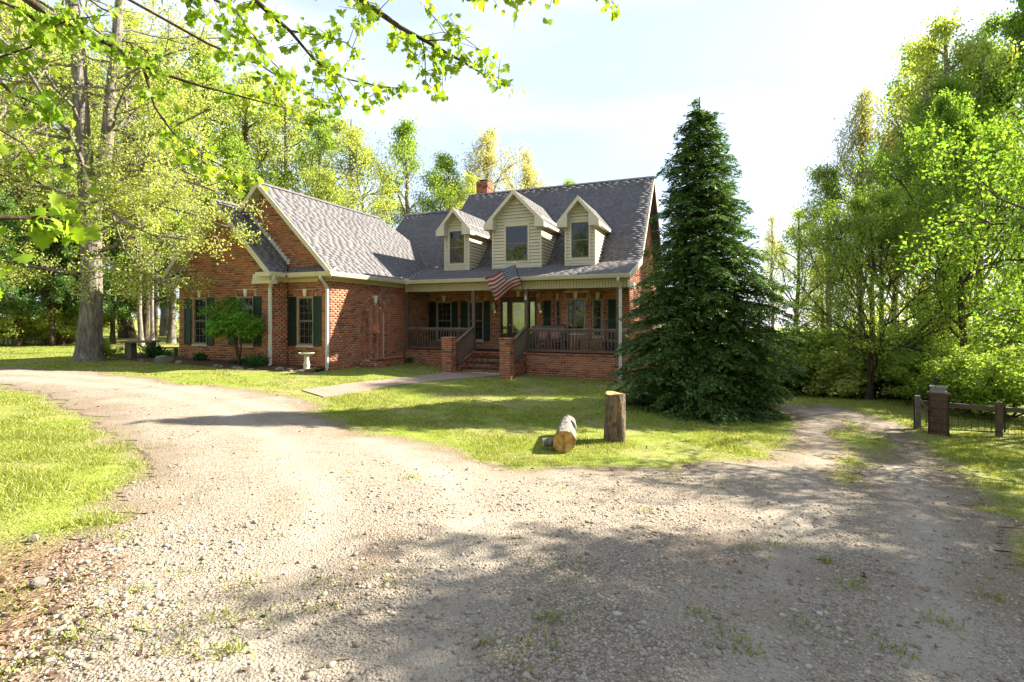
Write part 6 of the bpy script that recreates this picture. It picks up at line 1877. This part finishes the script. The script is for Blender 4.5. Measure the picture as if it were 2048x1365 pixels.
for u, v, h, n, s, lab, w in [(583, 731, 0.42, 260, 0.30, 'leafy green lily clump beside the bird bath', 0.045), (452, 723, 0.34, 150, 0.22, 'dark hosta clump under the lace-leaf maple', 0.07), (375, 716, 0.36, 130, 0.22, 'dark shrub below the leftmost wing window', 0.06), (425, 712, 0.50, 170, 0.30, 'taller brownish shrub between the wing windows', 0.05),
                              (503, 730, 0.22, 60, 0.16, 'small hosta at the front gable corner', 0.07), (532, 731, 0.30, 60, 0.12, 'slim plant by the front gable downspout', 0.06), (400, 717, 0.30, 80, 0.15, 'narrow plant under the right shutter of the first window', 0.06), (820, 727, 0.25, 60, 0.2, 'small plant at the left end of the porch base', 0.06), (680, 738, 0.14, 40, 0.2, 'tiny weed clump at the foot of the lit brick wall', 0.05), (325, 716, 0.3, 80, 0.3, 'low dark plant left of the house corner', 0.06)]:
    clump('bed_plant', infront(g3(u, v), 0.45), h, n, s, lab, 'leaf_shrub', w, 'plants in the bed along the house')
# the near maple: its trunk stands left of the view, its limbs hang over the drive
def near_maple():
    bx, by = -6.9, 3.4; bz = float(gz(bx, by))
    root = empty('near_maple', (bx, by, bz - 0.05)); tag(root, 'near maple whose bright green branches hang into the top left', 'tree')
    O = np.array([bx, by, bz - 0.05])
    t = Tree(91); R_ = t.r
    tp, tr = t.trunk(9.0, 0.24, (0.03, 0.02), 0.02)
    def W3(P): return np.array([at(u, Y, v) for u, v, Y in P]) - O
    limbs_ = [
        (5.6, 0.085, [(55, 0, 5.0), (100, 34, 5.1), (150, 55, 5.2), (235, 97, 5.4), (290, 137, 5.5), (400, 172, 5.8), (510, 201, 6.1), (600, 224, 6.3)]),
        (None, 0.030, [(288, 138, 5.5), (310, 215, 5.5), (345, 265, 5.5), (400, 310, 5.6), (470, 345, 5.7), (525, 365, 5.8)]),
        (5.9, 0.055, [(480, -60, 4.5), (510, 0, 4.6), (560, 45, 4.7), (580, 62, 4.7), (620, 110, 4.8), (662, 150, 4.9), (695, 212, 5.0)]),
        (None, 0.018, [(580, 62, 4.7), (640, 72, 4.8), (690, 85, 4.9), (720, 110, 5.0)]),
        (None, 0.018, [(648, 138, 4.9), (700, 160, 4.9), (760, 174, 5.0), (815, 178, 5.0)]),
        (6.2, 0.060, [(640, -70, 4.1), (715, 0, 4.2), (750, 20, 4.2), (800, 55, 4.3), (850, 82, 4.4), (910, 115, 4.5), (960, 145, 4.6), (1010, 172, 4.7)]),
        (None, 0.014, [(850, 82, 4.4), (890, 80, 4.4), (940, 75, 4.5)]),
        (None, 0.012, [(845, 82, 4.4), (850, 120, 4.4), (852, 165, 4.4)]),
        (3.6, 0.030, [(-200, 400, 2.3), (0, 436, 2.5), (60, 436, 2.6), (115, 440, 2.7), (150, 452, 2.8)]),
        (4.6, 0.035, [(-150, 100, 3.6), (0, 165, 3.9), (30, 192, 4.0), (70, 205, 4.1), (100, 228, 4.2)]),
        (6.6, 0.040, [(700, -160, 3.9), (880, -70, 4.0), (960, -48, 4.1), (1040, -36, 4.2), (1130, -50, 4.2), (1215, -34, 4.3)]),
        (5.2, 0.040, [(-100, -40, 4.6), (40, 20, 4.8), (95, 60, 4.9), (140, 40, 5.0), (220, 30, 5.2)]),
        (4.9, 0.035, [(-150, 60, 4.6), (0, 115, 4.8), (60, 95, 5.0), (100, 35, 5.2)]),
        (4.4, 0.030, [(-120, 200, 4.4), (0, 260, 4.6), (50, 290, 4.8), (80, 340, 4.9)]),
        (6.0, 0.035, [(380, -60, 5.0), (430, 0, 5.2), (470, 20, 5.3), (500, 60, 5.4), (540, 120, 5.6), (590, 170, 5.8)]),
        (6.0, 0.030, [(330, -50, 4.2), (370, -10, 4.4), (400, 20, 4.6)]),
        (5.4, 0.030, [(420, 90, 6.2), (520, 130, 6.4), (610, 190, 6.6), (680, 215, 6.8)]),
    ]
    tw = []
    for hz, r, P in limbs_:
        pts = W3(P)
        full = pts
        if hz is not None:
            s = np.array([np.interp(hz, tp[:, 2], tp[:, 0]), np.interp(hz, tp[:, 2], tp[:, 1]), hz]); mid = (s + pts[0]) / 2 + np.array([0, 0, 0.25])
            full = np.concatenate([[s, mid], pts])
        t.br.append((full, np.concatenate([np.linspace(r * 1.35, r, len(full) - len(pts)), np.linspace(r, 0.006, len(pts))]) * 0.55, 0))
        Ls = np.concatenate([[0], np.cumsum(np.linalg.norm(np.diff(pts, axis=0), axis=1))])
        n = int(Ls[-1] / 0.055)
        for k in range(n):
            s = Ls[-1] * (0.05 + 0.95 * (k + R_.random()) / n)
            if R_.random() < 0.25: continue
            pp = np.array([np.interp(s, Ls, pts[:, c]) for c in range(3)])
            d = R_.normal(size=3); d[2] = d[2] * 0.5 - 0.15; d = unit(d)
            L = R_.uniform(0.10, 0.42)
            q = np.array([pp, pp + d * L * 0.5, pp + d * L + np.array([0, 0, -0.10 * L])])
            t.br.append((q, np.array([0.004, 0.003, 0.002]), 2)); tw.append(q)
        tw.append(pts[-2:][[0, 1, 1]])
    # rest of the crown, outside the picture to the left
    t2 = Tree(92)
    for k in range(15):
        f = 0.35 + 0.62 * k / 15; az = math.pi * 0.55 + (k % 8) * 0.33 + 0.2; i = int(f * 12)
        t2.branch(tp[i], (math.cos(az) * 0.9, math.sin(az) * 0.9 * (-1 if k % 2 else 0.4), 0.45), 3.0 - 1.5 * f, 0.06, 0, 2, (5, 4), (0.5, 0.5), 0.7, 0.02)
    P, D, Nn, L = [], [], [], []
    for q in tw:
        m = R_.integers(6, 12)
        for _ in range(m):
            f = R_.uniform(0.25, 1.05)
            base = q[0] + (q[2] - q[0]) * f + R_.normal(size=3) * 0.035
            d = R_.normal(size=3) * 0.55; d[2] -= 1.0
            P.append(base); D.append(d); nn = R_.normal(size=3); nn[2] += 0.5; Nn.append(nn); L.append(R_.uniform(0.04, 0.095))
    for tt in t2.tw:
        for _ in range(14):
            P.append(tt[1] + R_.normal(size=3) * 0.18); d = R_.normal(size=3); d[2] -= 0.8; D.append(d); Nn.append(R_.normal(size=3) + [0, 0, 0.5]); L.append(R_.uniform(0.07, 0.12))
    t.br += t2.br
    L = np.array(L)
    V, F_ = leaves(np.array(P), np.array(D), np.array(Nn), L, L * 0.95, MAPLE)
    mobj('trunk', t.wood_mesh('trunk'), M['bark_brown'], root)
    mobj('crown', np_mesh('crown', V, F_), M['leaf_near'], root)
near_maple()

# far-off wood that closes the view all round
def far_wood():
    R_ = np.random.default_rng(70)
    n = 72000
    az = R_.uniform(0, 2 * np.pi, n)          # 0 = +X, counter-clockwise
    x0, y0 = 0.0, 12.0
    rad = 44 + 16 * R_.random(n)
    front_ = (np.sin(az) < -0.1); rad = np.where(front_, rad * 0.62, rad)
    dirx, diry = np.cos(az), np.sin(az)
    X = x0 + dirx * rad; Y = y0 + diry * rad
    u = np.where(Y > 1, CX + X / np.maximum(Y, 1) * F, 9999)
    top = 7.5 + 3 * vnoise(az * 12, az * 5 + 3, 1.0, 5)
    low = np.exp(-((u - 1560) / 130.0) ** 2)
    top = top * (1 - 0.62 * low)
    top = np.where((u > 1000) & (u < 1480), np.minimum(top, 8), top)
    h = top * R_.random(n) ** 0.8
    cl = vnoise(az * 60 + h * 0.3, h * 0.9 + rad * 0.2, 1.0, 6)
    keep = cl > 0.33
    X, Y, h = X[keep], Y[keep], h[keep]; n = len(X)
    P = np.stack([X, Y, gz(X, Y) + h], 1)
    D = R_.normal(size=(n, 3)); Nn = R_.normal(size=(n, 3)) + [0, 0, 0.7]; L = 0.42 * R_.uniform(0.6, 1.4, n)
    V, F_ = leaves(P, D, Nn, L, L * 0.8)
    o = mobj('far_wood', np_mesh('far_wood', V, F_), M['leaf_light']); tag(o, 'distant mass of spring woodland all round the yard', 'woodland', kind='stuff')
    tr = []
    for k in range(170):
        a = R_.uniform(0, 2 * np.pi); r = (40 + 18 * R_.random()) * (0.62 if math.sin(a) < -0.1 else 1); x, y = x0 + math.cos(a) * r, y0 + math.sin(a) * r
        z = float(gz(x, y)); hh = R_.uniform(6, 12)
        uu = CX + x / max(y, 1) * F
        if 1000 < uu < 1700 and y > 1: hh = 5
        pts = np.array([[x, y, z - 0.3], [x + R_.normal() * 0.2, y, z + hh * 0.5], [x + R_.normal() * 0.5, y, z + hh]]); tr.append((pts, np.array([0.2, 0.14, 0.03]) * R_.uniform(0.6, 1.2)))
    V, F_ = tube_arrays(tr, 5)
    tag(mobj('far_trunks', np_mesh('far_trunks', V, F_, True), M['bark_grey']), 'distant trunks of the woodland all round the yard', 'woodland', kind='stuff')
far_wood()

# ------------------------------------------------------------------ ground cover: grass, pebbles, litter
M['grass'] = leaf_mat('grass_blade', [(0.0, (0.12, 0.16, 0.024)), (0.35, (0.20, 0.255, 0.036)), (0.7, (0.295, 0.335, 0.06)), (0.86, (0.39, 0.38, 0.11)), (1.0, (0.48, 0.42, 0.21))], 0.42, 0.012, 0.0)
HOUSE_PTS = [tuple(h2w(q)[:2]) for q in [(-6.2, -4.9, 0), (-1.7, -4.9, 0), (-1.7, -4.15, 0), (0.05, -4.15, 0), (0.05, -0.05, 0), (8.45, -0.05, 0), (8.45, 11, 0), (-6.2, 11, 0)]]
STEPS = [tuple(h2w(q)[:2]) for q in [(2.8, -1.95, 0), (5.3, -1.95, 0), (5.3, 0, 0), (2.8, 0, 0)]]
def scatter_view(n, y0, y1, r_, ratio=1.22, pw=1.0):
    """points denser towards the photographer, over a fan wider than the view"""
    if pw == 1.0: Y = y0 * (y1 / y0) ** r_.random(n)
    else: Y = y0 + (y1 - y0) * r_.random(n) ** pw
    X = Y * r_.uniform(-ratio, ratio, n)
    return X, Y
def grass():
    r_ = np.random.default_rng(41)
    X, Y = scatter_view(680000, 2.6, 24, r_)
    X2, Y2 = scatter_view(240000, 5.5, 12, r_); X = np.concatenate([X, X2]); Y = np.concatenate([Y, Y2])
    g = gravel_amount(X, Y)
    dens = sstep(0.12, -0.25, g) if False else 1 - sstep(-0.55, 0.18, g)
    patch = vnoise(X, Y, 0.9, 12) * 0.5 + vnoise(X, Y, 0.3, 13) * 0.5
    dens = dens * (0.12 + 0.88 * sstep(0.30, 0.60, patch))
    dens = dens * (1 - 0.9 * litter_amount(X, Y))
    near_stump = np.exp(-(((X - 1.95) / 0.55) ** 2 + ((Y - 7.6) / 0.35) ** 2)); dens = dens * (1 - 0.9 * near_stump)
    ok = r_.random(len(X)) < dens
    ok &= ~inside(HOUSE_PTS, X, Y) & ~inside(WALK, X, Y) & ~inside(STEPS, X, Y)
    ok &= ~((X > 3.2) & (X < 6.6) & (np.hypot(X - 4.9, Y - 13.3) < 1.2))
    X, Y = X[ok], Y[ok]
    n = len(X)
    far = Y / 6.0
    hgt = (0.016 + 0.036 * r_.random(n) ** 2) * (0.45 + 1.25 * vnoise(X, Y, 0.45, 14) ** 1.5) * np.where(X < -1.5, np.where(Y < 8, 1.15, 1), 1)
    w = 0.0045 * np.maximum(1.0, far ** 0.9)
    az = r_.uniform(0, 2 * np.pi, n); ln = r_.normal(size=(n, 2)) * 0.6
    B = np.stack([X, Y, gz(X, Y) - 0.004], 1)
    sx, sy = np.cos(az) * w, np.sin(az) * w
    V = np.empty((n, 3, 3)); V[:, 0] = B; V[:, 1] = B; V[:, 2] = B
    V[:, 0, 0] -= sx; V[:, 0, 1] -= sy; V[:, 1, 0] += sx; V[:, 1, 1] += sy
    V[:, 2, 0] += ln[:, 0] * hgt; V[:, 2, 1] += ln[:, 1] * hgt; V[:, 2, 2] += hgt
    me = np_mesh('grass', V.reshape(-1, 3), np.arange(n * 3).reshape(-1, 3))
    tag(mobj('grass', me, M['grass']), 'short spring grass blades covering the lawn', 'grass', kind='stuff')
    print('grass', n)
grass()
def weeds():
    r_ = np.random.default_rng(43)
    P = []; H_ = []
    px_ = [(1100, 1250), (1125, 1135), (1140, 1170), (1130, 1240), (1080, 1290), (1550, 1098), (1510, 1105), (1435, 1167), (1490, 1310), (1460, 1285), (1615, 1270), (1600, 1095), (1690, 955), (1685, 935), (1700, 925), (1345, 960), (1290, 1030), (1260, 940), (1340, 970), (1440, 980), (1780, 1310), (610, 1222), (465, 1315), (440, 1255), (310, 1262), (355, 1150), (270, 1190), (375, 1310), (340, 1320), (480, 1180), (520, 1240), (190, 1245), (640, 1170), (780, 1165), (820, 960), (700, 950), (1120, 985), (1060, 1330), (980, 1300), (1880, 1250), (1990, 1200), (1700, 1180), (1650, 1130), (1400, 1240), (140, 1280), (30, 1350), (60, 1320), (255, 1080), (190, 1075), (300, 960), (270, 935)]
    for u, v in px_:
        x, y = px(u, v); m = r_.integers(14, 60); s = r_.uniform(0.04, 0.11)
        q = np.stack([x + r_.normal(size=m) * s, y + r_.normal(size=m) * s * 0.8], 1); P.append(q); H_.append(np.full(m, r_.uniform(0.03, 0.065)))
    # scattered seedlings near the drive edges
    X, Y = scatter_view(60000, 2.3, 13, r_); g = gravel_amount(X, Y)
    ok = (g > 0.0) & (r_.random(len(X)) < 0.55 * np.exp(-np.maximum(g, 0) / 0.35) * (vnoise(X, Y, 0.35, 15) > 0.6))
    P.append(np.stack([X[ok], Y[ok]], 1)); H_.append(np.full(ok.sum(), 0.03))
    P = np.concatenate(P); H_ = np.concatenate(H_); n = len(P)
    az = r_.uniform(0, 6.28, n); e = r_.uniform(0.4, 1.3, n)
    D = np.stack([np.cos(az) * np.cos(e), np.sin(az) * np.cos(e), np.sin(e)], 1); Nn = np.stack([-np.cos(az), -np.sin(az), np.full(n, 0.6)], 1)
    V, F_ = leaves(np.stack([P[:, 0], P[:, 1], drive_z(P[:, 0], P[:, 1], gravel_amount(P[:, 0], P[:, 1])) - 0.002], 1), D, Nn, H_ * r_.uniform(0.6, 1.3, n), np.full(n, 0.008), KITE)
    tag(mobj('weeds', np_mesh('weeds', V, F_), M['grass']), 'tufts of weeds growing through the gravel', 'weeds', kind='stuff')
weeds()
def pebbles(small):
    r_ = np.random.default_rng(46 if small else 44)
    X, Y = scatter_view(*((110000, 1.75, 5.5) if small else (46000, 1.75, 6.5)), r_)
    g = gravel_amount(X, Y)
    cl = 0.5 * vnoise(X, Y, 0.8, 16) + 0.5 * vnoise(X, Y, 0.3, 17)
    dens = (0.30 + 0.85 * sstep(0.40, 0.66, cl) + 0.35 * sstep(-0.5, 3.0, X)) * sstep(-0.1, 0.3, g) * (1 - 0.75 * track_amount(X, Y))
    ok = r_.random(len(X)) < dens
    X, Y, g = X[ok], Y[ok], g[ok]
    n = min(len(X), 52000); X, Y = X[:n], Y[:n]
    bm = bmesh.new(); bmesh.ops.create_icosphere(bm, subdivisions=1, radius=1); T = np.array([v.co[:] for v in bm.verts]); Fi = np.array([[v.index for v in f.verts] for f in bm.faces]); bm.free()
    if small:
        T = np.array([[1, 0, 0], [-1, 0, 0], [0, 1, 0], [0, -1, 0], [0, 0, 1], [0, 0, -1.0]]); Fi = np.array([[0, 2, 4], [2, 1, 4], [1, 3, 4], [3, 0, 4], [2, 0, 5], [1, 2, 5], [3, 1, 5], [0, 3, 5]])
    s = np.clip((0.0038 if small else 0.0052) * np.exp(r_.normal(size=n) * (0.35 if small else 0.55)), 0.0024, 0.020)
    sc = np.stack([s * r_.uniform(0.9, 1.6, n), s * r_.uniform(0.8, 1.2, n), s * r_.uniform(0.5, 0.8, n)], 1)
    az = r_.uniform(0, 6.28, n); c, q = np.cos(az), np.sin(az)
    V = T[None] * sc[:, None, :] * (1 + 0.14 * r_.normal(size=(n, len(T), 1)))
    Vx = V[..., 0] * c[:, None] - V[..., 1] * q[:, None]; Vy = V[..., 0] * q[:, None] + V[..., 1] * c[:, None]
    V = np.stack([Vx + X[:, None], Vy + Y[:, None], V[..., 2] + (drive_z(X, Y, gravel_amount(X, Y)) + sc[:, 2] * 0.30)[:, None]], -1)
    m = pieces_mat('pebble', [(0.0, (0.19, 0.152, 0.115)), (0.25, (0.27, 0.225, 0.17)), (0.5, (0.34, 0.295, 0.23)), (0.72, (0.41, 0.365, 0.305)), (0.85, (0.28, 0.195, 0.12)), (1.0, (0.47, 0.43, 0.37))], 0.85, 60, 0.25, 0.0)
    me = np_mesh('pebbles', V.reshape(-1, 3), (Fi[None] + np.arange(n)[:, None, None] * len(T)).reshape(-1, 3), True)
    tag(mobj('fine_gravel' if small else 'pebbles', me, m), 'fine gravel chips packed over the driveway' if small else 'loose river pebbles covering the gravel driveway', 'gravel' if small else 'pebbles', kind='stuff')
    print('pebbles', n)
pebbles(False)
pebbles(True)
def litter():
    r_ = np.random.default_rng(45)
    m = leaf_mat('dry_leaf', [(0.0, (0.05, 0.03, 0.018)), (0.4, (0.13, 0.075, 0.042)), (0.8, (0.27, 0.17, 0.10)), (1.0, (0.42, 0.30, 0.21))], 0.15, 0.05, 0.0)
    X, Y = scatter_view(150000, 1.7, 16, r_)
    g = gravel_amount(X, Y)
    d = 0.9 * litter_amount(X, Y) + 0.10 * np.exp(-np.abs(g) / 0.35) * (vnoise(X, Y, 0.5, 18) > 0.5) + 0.012 + 0.12 * (vnoise(X, Y, 0.9, 19) > 0.72) * (g > 0) 
    ok = (r_.random(len(X)) < d * 0.45) & ~inside(HOUSE_PTS, X, Y)
    X, Y = X[ok], Y[ok]; n = len(X)
    D = r_.normal(size=(n, 3)); D[:, 2] *= 0.25; Nn = r_.normal(size=(n, 3)) * 0.5 + [0, 0, 1]
    L = np.clip(r_.lognormal(-3.7, 0.5, n), 0.008, 0.06)
    V, F_ = leaves(np.stack([X, Y, drive_z(X, Y, gravel_amount(X, Y)) + 0.004 + 0.010 * r_.random(n)], 1), D, Nn, L, L * 0.6, OVAL)
    tag(mobj('leaf_litter', np_mesh('leaf_litter', V, F_), m), 'dry brown leaves and chips scattered on the ground', 'leaf litter', kind='stuff')
    print('litter', n)
litter()
# twigs lying on the gravel
for k, (u0, v0, u1, v1, r0, lab) in enumerate([(618, 1352, 700, 1325, 0.008, 'straight dry stick on the gravel at the bottom centre-left'), (232, 1266, 320, 1282, 0.006, 'curved dark twig near the lower left weeds'), (945, 1305, 965, 1293, 0.007, 'short grey stick in the shaded gravel'), (75, 1320, 85, 1305, 0.006, 'pale bent twig at the lower left corner')]):
    a = g3(u0, v0); b = g3(u1, v1); m = (a + b) / 2
    mb = MB(); mb.tube([a + [0, 0, 0.02], a * 0.6 + b * 0.4 + [0.01, 0.01, 0.028], a * 0.3 + b * 0.7 + [-0.005, 0.012, 0.026], b + [0, 0, 0.02]], [r0, r0, r0 * 0.8, r0 * 0.5], 6)
    tag(mb.build('stick', M['oldwood'], None, True), lab, 'stick')
